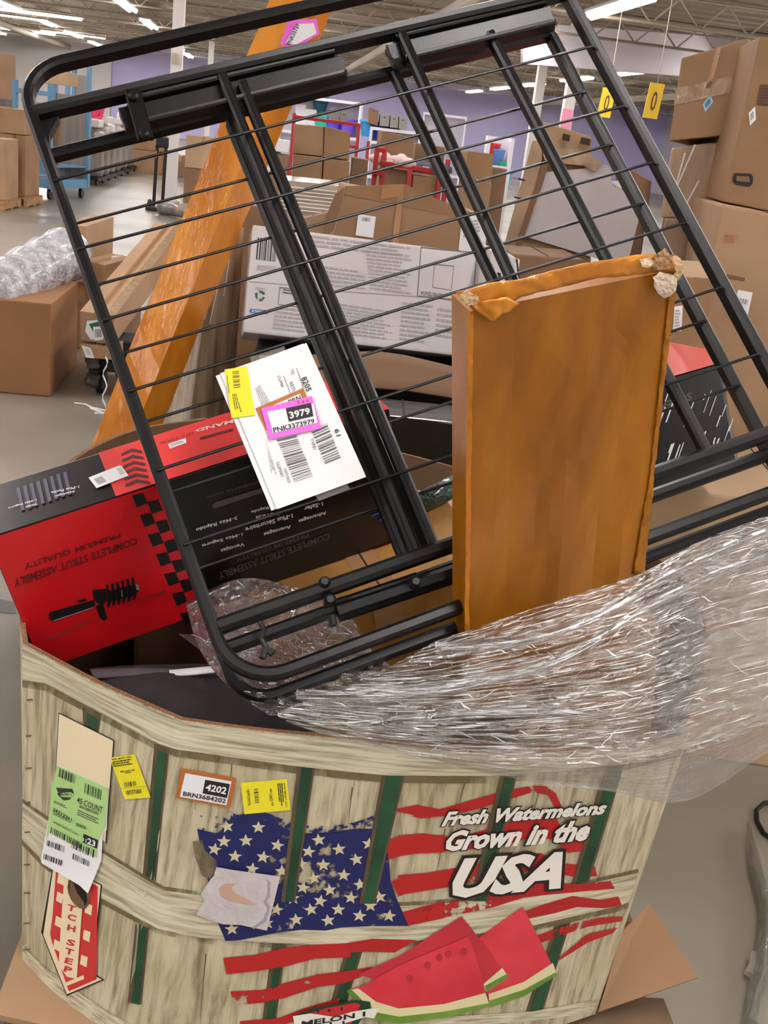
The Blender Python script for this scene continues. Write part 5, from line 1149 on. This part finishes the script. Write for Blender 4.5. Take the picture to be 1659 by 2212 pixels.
printed('lettering', merge(tquad('COMPLETE STRUT ASSEMBLY', Zr(105, 1620), Zr(1020, 1300), Zr(1020, 1245), Zr(100, 1555), .03), tquad('PREMIUM QUALITY', Zr(180, 1480), Zr(898, 1245), Zr(895, 1208), Zr(178, 1435), .03), tquad('Ensemble jambe premium', Zr(135, 1410), Zr(860, 1150), Zr(860, 1135), Zr(130, 1385), 0)) if False else
        merge(tquad('COMPLETE STRUT ASSEMBLY', Zr(1030, 1300), Zr(105, 1625), Zr(100, 1560), Zr(1020, 1245), .03), tquad('PREMIUM QUALITY', Zr(900, 1250), Zr(182, 1490), Zr(176, 1440), Zr(895, 1208), .03)), rf(.0024), dark_red_ink, t)
# the strut picture: rod, cup, coil, mount
sk = [poly(Zr(362, 1830), Zr(372, 1805), Zr(700, 1715), Zr(712, 1760), Zr(395, 1872), Zr(372, 1858)), poly(Zr(690, 1640), Zr(790, 1630), Zr(800, 1720), Zr(760, 1760), Zr(700, 1715)), poly(Zr(715, 1760), Zr(770, 1740), Zr(800, 1850), Zr(780, 1870), Zr(745, 1850)), poly(Zr(570, 1720), Zr(640, 1700), Zr(650, 1720), Zr(590, 1735))]
for k in range(6):
    x = 790+k*38; y = 1605-k*11; sk.append(poly(Zr(x, y), Zr(x+18, y-6), Zr(x+40, y+120), Zr(x+26, y+165), Zr(x+8, y+165), Zr(x+14, y+110)))
sk.append(poly(Zr(800, 1650), Zr(1000, 1600), Zr(1030, 1610), Zr(1040, 1640), Zr(1000, 1680), Zr(820, 1730)))
printed('strut_picture', merge(*sk), rf(.0024), black_plastic, t)
printed('strut_glint', merge(poly(Zr(400, 1866), Zr(700, 1765), Zr(702, 1771), Zr(402, 1873)), poly(Zr(905, 1640), Zr(912, 1636), Zr(918, 1690), Zr(910, 1692)), poly(Zr(1010, 1600), Zr(1035, 1598), Zr(1040, 1640), Zr(1020, 1640))), rf(.003), mat('strut_grey', S(150, 140, 146), .4), t)
printed('cut_slot', merge(poly(Zr(340, 2012), Zr(660, 1862), Zr(664, 1872), Zr(345, 2020)), poly(Zr(1000, 1735), Zr(1235, 1640), Zr(1240, 1652), Zr(1060, 1715))), rf(.0026), mat('slot_red', S(120, 40, 34), .7), t)
Zk = lambda x, y: (400+x/2.765, 740+y/2.765)
printed('white_lettering', merge(tq180('3-Más Rápido', Zk(310, 1030), Zk(62, 1105), Zk(66, 1130), Zk(314, 1056), .02), tq180('1-Más Seguro', Zk(340, 1130), Zk(98, 1200), Zk(102, 1224), Zk(344, 1152), .02), tq180('Ventajas', Zk(352, 1188), Zk(210, 1228), Zk(214, 1256), Zk(356, 1214), .02),
    tq180('Avantages', Zk(630, 1082), Zk(468, 1130), Zk(472, 1158), Zk(634, 1108), .02), tq180('1-Plus Sécuritaire', Zk(640, 1020), Zk(358, 1106), Zk(362, 1132), Zk(644, 1046), .02), tq180('Advantages', Zk(842, 1000), Zk(676, 1052), Zk(680, 1080), Zk(846, 1026), .02), tq180('1-Safer', Zk(820, 950), Zk(708, 982), Zk(712, 1006), Zk(824, 974), .02), tq180('Plus Facile', Zk(560, 1010), Zk(420, 1036), Zk(424, 1060), Zk(564, 1030), .02), tq180('Rapide', Zk(495, 972), Zk(392, 1000), Zk(396, 1022), Zk(499, 994), .02)), rf(.0024), white_ink, t)
printed('grey_lettering', merge(tq180('COMPLETE STRUT ASSEMBLY', Zk(860, 1135), Zk(192, 1375), Zk(206, 1418), Zk(866, 1172), .02), tq180('PREMIUM QUALITY', Zk(735, 1130), Zk(300, 1285), Zk(306, 1312), Zk(740, 1160), .02), tq180('autoparts.com', Zk(470, 808), Zk(128, 908), Zk(134, 932), Zk(476, 832), .01)), rf(.0024), grey_on_black, t)
sw = printed('grey_swash', poly(Zk(158, 980), Zk(175, 955), Zk(520, 850), Zk(520, 876), Zk(180, 990)), rf(.0022), grey_on_black, t)
printed('red_edge_line', poly(Zk(530, 1448), Zk(1275, 1178), Zk(1277, 1184), Zk(532, 1456)), rf(.0024), mat('edge_red', S(150, 26, 40), .5), t)
printed('blue_print', merge(poly(Zk(1140, 900), Zk(1170, 880), Zk(1200, 1040), Zk(1215, 1060), Zk(1150, 1070), Zk(1180, 1030)), poly(Zk(1110, 1030), Zk(1195, 1000), Zk(1196, 1008), Zk(1112, 1040))), rf(.0024), mat('box_blue', S(30, 70, 180), .5), t)
printed('top_lettering', merge(tq180('DEMAND', Zr(1860, 330), Zr(1460, 440), Zr(1462, 462), Zr(1862, 360), .02)), rt(.0026), white_ink, t)
printed('top_dark_lettering', merge(tq180('LIFT YOUR', Zr(1440, 460), Zr(1190, 535), Zr(1195, 552), Zr(1445, 478), .0), poly(Zr(1490, 500), Zr(1740, 430), Zr(1742, 445), Zr(1492, 515))), rt(.0026), mat('top_dark', S(90, 26, 30), .5), t)
st = printed('sticker', poly(Zr(1255, 550), Zr(1385, 505), Zr(1392, 540), Zr(1268, 585)), rt(.0026), white_paper, t); printed('sticker_print', lines(Zr(1270, 552), Zr(1375, 518), Zr(1380, 535), Zr(1278, 572), 3, 4), rt(.003), mid_ink, st)
st = printed('sticker', poly(Zr(660, 800), Zr(890, 710), Zr(905, 712), Zr(960, 785), Zr(720, 880)), rt(.0030), white_paper, t); printed('sticker_print', merge(poly(Zr(700, 810), Zr(760, 788), Zr(795, 830), Zr(735, 852)), lines(Zr(870, 735), Zr(905, 722), Zr(935, 770), Zr(905, 785), 4, 6)), rt(.0034), grey_ink, st)
printed('top_white_lettering', merge(tq180('Ventajas', Zr(272, 985), Zr(190, 1010), Zr(192, 1030), Zr(274, 1005), .02), tq180('1-Más Seguro', Zr(270, 955), Zr(60, 1020), Zr(62, 1036), Zr(272, 972), .02), tq180('Avantages', Zr(560, 890), Zr(410, 930), Zr(412, 948), Zr(562, 908), .02), tq180('1-Plus Facile', Zr(590, 858), Zr(380, 905), Zr(382, 922), Zr(592, 876), .02)), rt(.0026), white_ink, t)
printed('top_faded_print', merge(*[poly(Zr(120+k*50, 880-k*17), Zr(145+k*50, 872-k*17), Zr(185+k*50, 1040-k*17), Zr(160+k*50, 1048-k*17)) for k in range(8)]), rt(.0022), mat('faded_blue_grey', S(74, 76, 96), .4), t)

# ================================================================== FOLDED BED FRAME
FO = V((-.3167, 1.6415, .9515)); FM = Euler((-.7233, -.3304, .3781)).to_matrix()
FS, FN, FT = FM.col[0].copy(), FM.col[1].copy(), FM.col[2].copy()      # along the wires, away from the camera, up the frame
fp = lambda p, off=0.0: onplane(FO+FN*off, FN)(p)
fw = lambda s_, t_, off=0.0: FO+FS*s_+FT*t_+FN*off
fr = thing('bed_frame', 'folded black metal bed frame with wire slats leaning out of the bin', 'bed frame', fw(.1, -.28))
FW = -FN
def loop(s0, s1, t0, t1, r0, off, rt_=None):
    P = []
    for k_ in range(4):
        r_ = (rt_ or r0) if k_ < 2 else r0; cx_ = s1-r_ if k_ in (0, 3) else s0+r_; cy_ = t1-r_ if k_ < 2 else t0+r_; a0 = 90*k_
        for k in range(9):
            a_ = math.radians(a0+k*90/8); P.append(fw(cx_+r_*math.cos(a_), cy_+r_*math.sin(a_), off))
    return P
MB().sweep(loop(0, 1.105, -.252, .975, .085, 0), FW, .021, .034, True).build('outer_loop', black_metal, fr)
sL = (fp((400, 1180), .062)-FO).dot(FS); sR = (fp((1395, 470), .062)-FO).dot(FS); tB = (fp((760, 1440), .062)-FO).dot(FT); tT = (fp((490, 245), .062)-FO).dot(FT)
MB().sweep(loop(sL, sR, tB, tT, .06, .062, .012), FW, .021, .03, True).build('inner_loop', black_metal, fr)
def rail(a, b_, off, wd=.022, h=.03, name='rail'): MB().bar(fp(a, off), fp(b_, off), wd, h, FW).build(name, black_metal, fr)
# cross rails
MB().bar(fw(.0, .878), fw(1.105, .872), .024, .036, FW).build('cross_rail', black_metal, fr)
MB().bar(fw(.0, -.148), fw(1.105, -.150), .024, .034, FW).build('cross_rail', black_metal, fr)
MB().bar(fw(sL, (fp((590, 1365), .062)-FO).dot(FT), .062), fw(sR, (fp((590, 1365), .062)-FO).dot(FT), .062), .022, .03, FW).build('cross_rail', black_metal, fr)
# folded leg channels near the top
for s0, s1 in ((.155, .60), (.70, 1.06)):
    MB().bar(fw(s0, .835, .02), fw(s1, .835, .02), .05, .03, FW).build('leg_channel', black_metal, fr)
    MB().bar(fw(s0+.02, .862, .008), fw(s1-.01, .862, .008), .012, .03, FW).build('leg_lip', black_metal, fr)
    MB().bar(fw(s0+.02, .808, .008), fw(s1-.01, .808, .008), .012, .03, FW).build('leg_lip', black_metal, fr)
# gusset between the rails at the upper left
g = [fw(.01, .862), fw(.045, .862), fw(.018, .83), fw(.01, .80)]
MB().add(g+[p+FN*.02 for p in g], [(0, 1, 2, 3), (7, 6, 5, 4), (0, 4, 5, 1), (1, 5, 6, 2), (2, 6, 7, 3), (3, 7, 4, 0)]).build('gusset', black_metal, fr)
# hinge plate with bolts
MB().bar(fp((286, 196), -.014), fp((315, 302), -.014), .03, .012, FW).build('hinge_plate', black_metal, fr)
for q in ((289, 210), (312, 291)):
    p = fp(q, -.02); MB().tube([p, p+FW*.008, p+FW*.012], [.010, .010, .006], 14).build('bolt_head', black_metal, fr)
# bars running up the frame
for a, b_, off in (((477, 160), (897, 1195), 0), ((522, 182), (936, 1180), 0.004), ((497, 265), (872, 1205), .045), ((535, 300), (918, 1195), .05), ((862, 66), (1250, 920), 0), ((852, 160), (1235, 960), .05), ((1057, 74), (1528, 982), .012), ((1225, 0), (1232, 14), 0)):
    if a[0] == 1225: continue
    rail(a, b_, off, .019, .026, 'slat_bar')
# wire slats of both halves
for i in range(6):
    a = (118+i*56, 390+i*157.2); 
    L_ = [(118, 390), (169, 538), (223, 692), (279, 845), (340, 1016), (398, 1176)][i]; R_ = [(1281, 100), (1349, 229), (1413, 350), (1481, 481), (1560, 620), (1637, 765)][i]
    p = fp(L_, -.019); q = fp(R_, -.019); MB().tube([p-FS*.004+FN*.01, p, q, q+FS*.004+FN*.01], .0028, 7).build('wire_slat', black_metal, fr)
    L2 = [(152, 486), (208, 616), (262, 764), (314, 911), (369, 1063), (428, 1228)][i]; p = fp(L2, .045); s_ = (p-FO).dot(FS); t_ = (p-FO).dot(FT)
    MB().tube([fw(sL, t_, .045), fw(sR, t_, .045)], .0028, 7).build('wire_slat', black_metal, fr)
# folding leg rods and brackets low on the frame
MB().tube([fp((700, 1308), .04), fp((760, 1290), .03), fp((900, 1243), .03)], .006, 8).build('leg_rod', black_metal, fr)
MB().tube([fp((735, 1318), .05), fp((800, 1300), .05), fp((905, 1262), .05)], .008, 8).build('leg_rod', black_metal, fr)
MB().bar(fw(.2, -.185, .035), fw(.42, -.19, .035), .03, .03, FW).build('leg_channel', black_metal, fr)
for px in ((700, 1262), (712, 1300), (895, 1262)):
    p = fp(px, -.005); MB().tube([p, p+FW*.014, p+FW*.02], [.010, .010, .006], 12).build('knob', black_metal, fr)
p = fp((716, 1330), .0); MB().bar(p, fp((720, 1352), .0), .013, .016, FW).build('bracket', black_plastic, fr)
# plastic tie hanging from the rail
MB().tube([fp((562, 1345), -.02), fp((570, 1360), -.025), fp((565, 1380), -.02), fp((575, 1400), -.02)], .0045, 7).build('tie', black_plastic, fr)
for q in ((566, 1422), (590, 1412)): MB().tube([fp((575, 1400), -.02), fp(q, -.022)], [.005, .006], 7).build('tie_end', black_plastic, fr)
# ---- return paper taped to the wires
pp = lambda off: onplane(FO+FN*off, FN)
pk = thing('shipping_papers', 'white return papers with yellow and pink stickers taped to the bed frame', 'papers', fp((630, 1000), -.03))
mesh_p = slab('back_sheet', ((466, 812), (655, 742), (782, 1030), (586, 1103)), pp(-.024), .001, white_paper, pk)
front = slab('front_sheet', ((476, 806), (662, 741), (791, 1030), (598, 1100)), pp(-.027), .001, white_paper, pk)
printed('taped_edge', merge(poly((540, 772), (614, 748), (618, 762), (545, 786)), poly((680, 1070), (750, 1046), (756, 1056), (690, 1082))), pp(-.023), film_mat('tape_clear', (.92, .92, .92, 1), .2, .4, (10, 10, 10), 10), pk)
ys = printed('yellow_sticker', poly((485, 798), (534, 791), (551, 897), (500, 903)), pp(-.0285), yellow, pk)
printed('sticker_print', merge(bars((503, 805), (520, 803), (520, 840), (502, 842), 3, 3) if False else bars((502, 803), (505, 840), (519, 838), (516, 801), 16, 3), lines((491, 812), (496, 850), (492, 850), (488, 812), 1, 2), lines((510, 850), (524, 895), (506, 897), (500, 852), 3, 5)), pp(-.0292), mat('olive_ink', S(120, 116, 30), .6), ys)
printed('lettering', merge(tquad('8205', (662, 812), (674, 842), (662, 847), (650, 817), .01), tquad('RETU', (631, 824), (640, 846), (634, 849), (625, 827), 0), tquad('TO', (633, 797), (637, 807), (630, 810), (626, 800), 0), tquad('CLM#', (604, 810), (614, 834), (608, 837), (598, 813), 0), tquad('61', (732, 925), (737, 940), (727, 943), (722, 928), .01), tquad('TYPE1', (676, 946), (683, 970), (677, 972), (670, 948), 0), tquad('OLSMART', (602, 996), (614, 1030), (608, 1033), (596, 1000), 0), tquad('10/07/2025', (618, 1010), (628, 1042), (623, 1044), (613, 1013), 0)), pp(-.0285), dark_ink, pk)
printed('ruled_line', merge(poly((640, 795), (641, 794.5), (656, 838), (655, 838.5)), poly((612, 812), (613, 811.5), (628, 850), (627, 850.5))), pp(-.0285), mid_ink, pk)
printed('small_print', merge(lines((560, 830), (590, 880), (570, 892), (550, 842), 4, 3, .6), lines((572, 945), (600, 1030), (585, 1035), (575, 950), 3, 6, .6)), pp(-.0285), grey_ink, pk)
printed('barcode', merge(bars((598, 950), (636, 1042), (676, 1028), (640, 940), 34, 9), bars((672, 930), (702, 1002), (736, 988), (706, 914), 30, 10)), pp(-.0285), mid_ink, pk)
br_ = printed('brown_sticker', poly((552, 882), (655, 838), (665, 862), (690, 910), (575, 930)), pp(-.029), brown_lbl, pk); printed('brown_sticker_panel', poly((575, 882), (648, 850), (655, 866), (588, 890)), pp(-.0297), white_paper, br_)
printed('brown_lettering', tquad('BRN', (622, 864), (648, 853), (651, 863), (625, 874), .02), pp(-.0303), dark_ink, br_)
pk_ = printed('pink_sticker', poly((564, 882), (674, 855), (695, 925), (582, 950)), pp(-.031), pink, pk)
printed('pink_sticker_panel', poly((577, 889), (677, 871), (686, 913), (590, 936)), pp(-.0318), white_paper, pk_)
printed('number_panel', poly((617, 882), (672, 870), (677, 899), (624, 911)), pp(-.0324), dark_ink, pk_)
printed('number_lettering', tquad('3979', (623, 890), (668, 880), (671, 894), (627, 905), .03), pp(-.033), white_paper, pk_)
printed('sticker_lettering', tquad('PNK3373979', (589, 924), (678, 904), (680, 914), (592, 935), .02), pp(-.0324), dark_ink, pk_)
printed('handwriting', tquad('3 a c', (641, 866), (666, 860), (667, 868), (643, 873), .01), pp(-.0324), mat('marker_ink', S(140, 20, 70), .6), pk_)

# ================================================================== ORANGE BOARD
BO, BE, BD = (.1838, 1.6769, .6888), (.2143, -.24, .3873), (.3238, .0598, .7563)
c8, _M = rbox_corners(BO, BE, BD); TL, TR, BR, BL, tl, tr_, br, bl = c8
t = thing('taped_board', 'flat orange tape-covered package with torn corners standing in the bin', 'package', (BR+BL+br+bl)/4)
b = bmesh.new()
NXb, NZb = 14, 30
def bp_(u_, v_, w_):
    p = (TL.lerp(TR, u_)).lerp(BL.lerp(BR, u_), v_); q_ = (tl.lerp(tr_, u_)).lerp(bl.lerp(br, u_), v_); return p.lerp(q_, w_)
vsb = []; fsb = []; nB = (TR-TL).cross(BL-TL).normalized(); nB = nB if nB.dot(CAM-TL) > 0 else -nB
def gridface(fn, nu, nv, wob):
    k = len(vsb)
    for j in range(nv+1):
        for i in range(nu+1):
            u_, v_ = i/nu, j/nv; p = fn(u_, v_); e_ = min(u_, 1-u_, v_, 1-v_)
            vsb.append(p + nB*(wob*noise.fractal(V((u_*5, v_*3, wob*900)), 1, 2, 3)*min(1, e_*8)))
    for j in range(nv):
        for i in range(nu): fsb.append((k+j*(nu+1)+i, k+j*(nu+1)+i+1, k+(j+1)*(nu+1)+i+1, k+(j+1)*(nu+1)+i))
gridface(lambda u_, v_: bp_(u_, v_, 0), NXb, NZb, .006); gridface(lambda u_, v_: bp_(u_, v_, 1), 4, 4, 0)
gridface(lambda u_, v_: bp_(0, v_, u_), 3, NZb, 0); gridface(lambda u_, v_: bp_(1, v_, u_), 3, NZb, 0); gridface(lambda u_, v_: bp_(u_, 0, v_), NXb, 3, 0); gridface(lambda u_, v_: bp_(u_, 1, v_), NXb, 3, 0)
o = mesh('body', vsb, fsb, orange, t)
bb = bmesh.new(); bb.from_mesh(o.data); bmesh.ops.remove_doubles(bb, verts=bb.verts[:], dist=.0004); bmesh.ops.recalc_face_normals(bb, faces=bb.faces[:]); bb.to_mesh(o.data); bb.free()
of = lambda off: onplane(TL, nB, off)
# tape overlaps: top fold, side folds
fold = mat('orange_fold', S(206, 132, 30), .28, 0, .3, (14, 14, 6), .3, 30, col2=S(176, 102, 12), coat=.3)
def crumple(name, px, off, m_, amp=.004, sub=18, par=t, seed=1):
    g_ = of(off)
    def f(p):
        q = g_(p); return q + nB*amp*noise.noise(V((p[0]*.05, p[1]*.05, seed)))*1.6
    o = printed(name, px, f, m_, par, sub=sub); o.data.polygons.foreach_set('use_smooth', [True]*len(o.data.polygons)); md = o.modifiers.new('thickness', 'SOLIDIFY'); md.thickness = .0015; return o
crumple('top_fold', poly((988, 632), (1050, 612), (1120, 604), (1250, 570), (1400, 548), (1452, 556), (1456, 585), (1392, 592), (1290, 600), (1220, 618), (1125, 640), (1060, 694), (1020, 668)), .004, fold, .0022)
crumple('side_fold', poly((1010, 672), (1022, 672), (1012, 1370), (1003, 1370)), .003, fold, .002)
crumple('side_fold', poly((1446, 620), (1458, 600), (1390, 1246), (1366, 1240), (1405, 1020)), .003, orange, .003)
crumple('loose_corner', poly((985, 632), (1040, 650), (1095, 640), (1122, 656), (1062, 694), (1030, 672)), .009, fold, .004, 12, seed=4)
# torn paper at both upper corners
def curl(name, px, off, lift, m_, seed=2):
    g_ = of(off); cy = min(p[1] for p in px[0]); h_ = max(p[1] for p in px[0])-cy
    def f(p):
        q = g_(p); k = (p[1]-cy)/h_; return q + nB*(lift*math.sin(k*2.4) + .003*noise.noise(V((p[0]*.12, p[1]*.12, seed))))
    o = printed(name, px, f, m_, t, sub=7); md = o.modifiers.new('thickness', 'SOLIDIFY'); md.thickness = .001; return o
curl('torn_paper', poly((1408, 598), (1425, 588), (1448, 592), (1460, 600), (1456, 622), (1444, 636), (1432, 642), (1418, 632), (1410, 618)), .01, 0.0048, mat('torn_back', S(206, 186, 166), .8, 0, .15, (9, 9, 9)))
curl('torn_paper', poly((1408, 560), (1418, 545), (1428, 541), (1434, 536), (1440, 538), (1443, 546), (1450, 550), (1450, 572), (1440, 580), (1412, 582), (1404, 572)), .004, 0.0032, mat('torn_core', S(170, 130, 92), .85, 0, .2, (9, 9, 9)), 3)
curl('torn_paper', poly((1448, 554), (1460, 552), (1468, 558), (1472, 570), (1470, 588), (1462, 604), (1448, 596), (1456, 584), (1450, 572)), .002, 0.0048, torn, 4)
curl('torn_paper', poly((1382, 560), (1404, 556), (1412, 566), (1400, 578), (1384, 574)), .008, 0.0016, mat('torn_shine', S(232, 212, 176), .2, coat=.5), 5)
curl('torn_paper', poly((992, 636), (1010, 628), (1032, 640), (1030, 655), (1008, 660), (996, 650)), .012, 0.0016, torn, 6)

# ================================================================== STRETCH FILM
film = film_mat('stretch_film', (.985, .98, .97, 1), .0, .15, (2.4, 22, 1), 4.6, 1.0, .06, .20)
film2 = film_mat('crumpled_film', (.98, .975, .97, 1), .0, .22, (6, 6, 1), 5, 1.0, .06, .26)
t = thing('stretch_film', 'clear crinkled stretch film draped over the right front of the bin', 'film', (.4, 1.5, .7))
grid_px('film_sheet', [[(940, 1385, 1.70), (1080, 1338, 1.70), (1230, 1288, 1.71), (1390, 1235, 1.74), (1520, 1165, 1.80), (1700, 1100, 1.9)],
    [(840, 1440, 1.69), (1010, 1420, 1.665), (1200, 1380, 1.67), (1390, 1320, 1.70), (1530, 1260, 1.77), (1710, 1210, 1.88)],
    [(700, 1500, 1.68), (930, 1500, 1.655), (1170, 1470, 1.655), (1390, 1430, 1.68), (1550, 1370, 1.76), (1720, 1330, 1.86)],
    [(600, 1545, 1.68), (880, 1575, 1.655), (1150, 1570, 1.65), (1390, 1540, 1.675), (1560, 1490, 1.75), (1720, 1450, 1.85)],
    [(740, 1600, 1.69), (930, 1640, 1.66), (1170, 1655, 1.655), (1390, 1645, 1.69), (1540, 1610, 1.75), (1720, 1540, 1.84)]], film, t, 130, 90, .012, 26, 0, True, 3)
grid_px('film_hem', [[(900, 1628, 1.652), (1100, 1652, 1.648), (1300, 1650, 1.665), (1470, 1620, 1.72), (1660, 1560, 1.80)], [(1000, 1660, 1.68), (1150, 1690, 1.665), (1320, 1710, 1.69), (1490, 1728, 1.76), (1690, 1600, 1.83)]], film_mat('thin_film', (.95, .94, .92, 1), .03, .16, (2, 6, 1), 4, .6, .12, .16), t, 60, 14, .005, 6, 0, True, 5)
# bunched ridges of film running over the drape
rg = film_mat('film_ridge', (.98, .97, .96, 1), .02, .26, (1.5, 14, 1), 5, 1, .07, .55, coord='UV')
for i, (row, wd) in enumerate(((((940, 1400, 1.66), (1120, 1385, 1.64), (1290, 1330, 1.65), (1450, 1240, 1.70), (1690, 1130, 1.84)), 26), (((880, 1500, 1.645), (1060, 1470, 1.64), (1250, 1400, 1.65), (1420, 1300, 1.68), (1690, 1180, 1.84)), 20), (((640, 1500, 1.67), (820, 1500, 1.65), (980, 1480, 1.64), (1180, 1440, 1.64), (1300, 1380, 1.65)), 24), (((800, 1560, 1.66), (1000, 1545, 1.64), (1180, 1540, 1.64), (1330, 1545, 1.66)), 18))):
    grid_px('film_ridge', [[(x, y-wd/2, d_) for x, y, d_ in row], [(x, y, d_-.012) for x, y, d_ in row], [(x, y+wd/2, d_) for x, y, d_ in row]], rg, t, 70, 8, .010, 12, 0, True, 11+i)
crease_glint_m = mat('film_crease_glint', S(244, 242, 240), .2, coat=.5)  # white slivers along the film's creases: highlights put in as colour
def crease_glints(sheet, nx, n, parent, along=.6, seed=1, bias=None, lmax=6):
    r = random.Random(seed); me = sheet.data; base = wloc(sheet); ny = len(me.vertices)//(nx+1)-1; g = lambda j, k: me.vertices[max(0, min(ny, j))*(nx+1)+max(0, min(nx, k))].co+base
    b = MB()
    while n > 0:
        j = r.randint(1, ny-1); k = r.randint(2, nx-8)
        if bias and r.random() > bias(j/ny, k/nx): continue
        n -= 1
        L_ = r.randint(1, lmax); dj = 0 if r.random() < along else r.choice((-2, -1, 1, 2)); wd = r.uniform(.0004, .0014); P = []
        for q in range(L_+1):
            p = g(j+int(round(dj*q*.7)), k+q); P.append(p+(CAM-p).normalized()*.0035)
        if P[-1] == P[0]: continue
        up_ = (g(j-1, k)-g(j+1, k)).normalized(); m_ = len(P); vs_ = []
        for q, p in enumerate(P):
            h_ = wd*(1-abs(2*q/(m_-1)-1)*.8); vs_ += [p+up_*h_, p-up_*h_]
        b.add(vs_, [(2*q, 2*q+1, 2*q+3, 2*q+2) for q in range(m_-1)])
    o = b.build('film_crease_glints', crease_glint_m, parent); o['kind'] = 'stuff'; return o
main_film = [o for o in t.children if o.name.startswith('film_sheet')][0]
def bias_main(v, u):
    y = v*4; c1 = abs(v-(.12+.05*math.sin(u*6))); c2 = abs(v-(.42-.25*(u-.4))); c3 = abs(v-.72)
    return max(math.exp(-(c1/.10)**2), math.exp(-(c2/.13)**2), .7*math.exp(-(c3/.12)**2), .18)*(1 if u < .75 else .6)
crease_glints(main_film, 130, 620, t, .72, 3, bias_main, 6)
crease_glints(main_film, 130, 90, t, .95, 9, bias_main, 16)
# crumpled film around the frame's lower corner
t = thing('crumpled_film', 'crumpled clear film bunched in the bin under the frame corner', 'film', (-.2, 1.75, .6))
grid_px('film_sheet', [[(400, 1300, 1.99), (520, 1250, 2.0), (640, 1270, 1.98), (760, 1330, 1.95)], [(430, 1400, 1.9), (540, 1370, 1.9), (660, 1370, 1.88), (800, 1400, 1.86)], [(490, 1480, 1.80), (600, 1470, 1.79), (720, 1470, 1.78), (880, 1470, 1.76)], [(580, 1545, 1.735), (700, 1560, 1.72), (820, 1580, 1.715), (980, 1590, 1.705)]], film2, t, 60, 60, .028, 14, 0, True, 8)
crease_glints([o for o in t.children if o.name.startswith('film_sheet')][0], 60, 240, t, .4, 6, None, 2)
grid_px('film_fold', [[(385, 1370, 1.93), (450, 1420, 1.86), (520, 1490, 1.79), (620, 1550, 1.74)], [(420, 1370, 1.9), (490, 1410, 1.85), (560, 1470, 1.78), (660, 1530, 1.73)]], rg, t, 40, 8, .014, 10, 0, True, 21)
# film scrap and cord on the floor at right
scrap = film_mat('scrap_film', (.9, .9, .9, 1), .35, .4, (6, 6, 1), 5, 1, .15, .4)
fz = lambda x, y, z_=.02: (x, y, (Z((x, y), z_)-CAM).dot(FWD))
t = thing('film_scrap', 'twisted strip of film lying on the floor at the right edge', 'film', fl(1640, 2000))
grid_px('film_strip', [[fz(1612, 1775), fz(1618, 1860), fz(1640, 1960), fz(1628, 2060), fz(1618, 2120), fz(1605, 2200)], [fz(1620, 1775, .05), fz(1640, 1860, .07), fz(1662, 1960, .07), fz(1655, 2060, .06), fz(1640, 2120, .05), fz(1622, 2200, .05)], [fz(1626, 1780), fz(1660, 1880), fz(1700, 1960), fz(1690, 2060), fz(1655, 2140), fz(1640, 2210)]], scrap, t, 50, 12, .012, 8, .0, True, 4)
MB().tube([Z((1628, 2065), .02), Z((1625, 2085), .03), Z((1618, 2105), .02)], [.012, .008, .012], 8).build('knot', scrap, t)
tag(MB().tube([Z(p, .008) for p in ((1680, 1730), (1650, 1735), (1634, 1750), (1636, 1775), (1650, 1800), (1680, 1820))], .006, 8).build('cable', black_plastic, smooth=True), 'black cable loop on the floor at the right edge', 'cable')
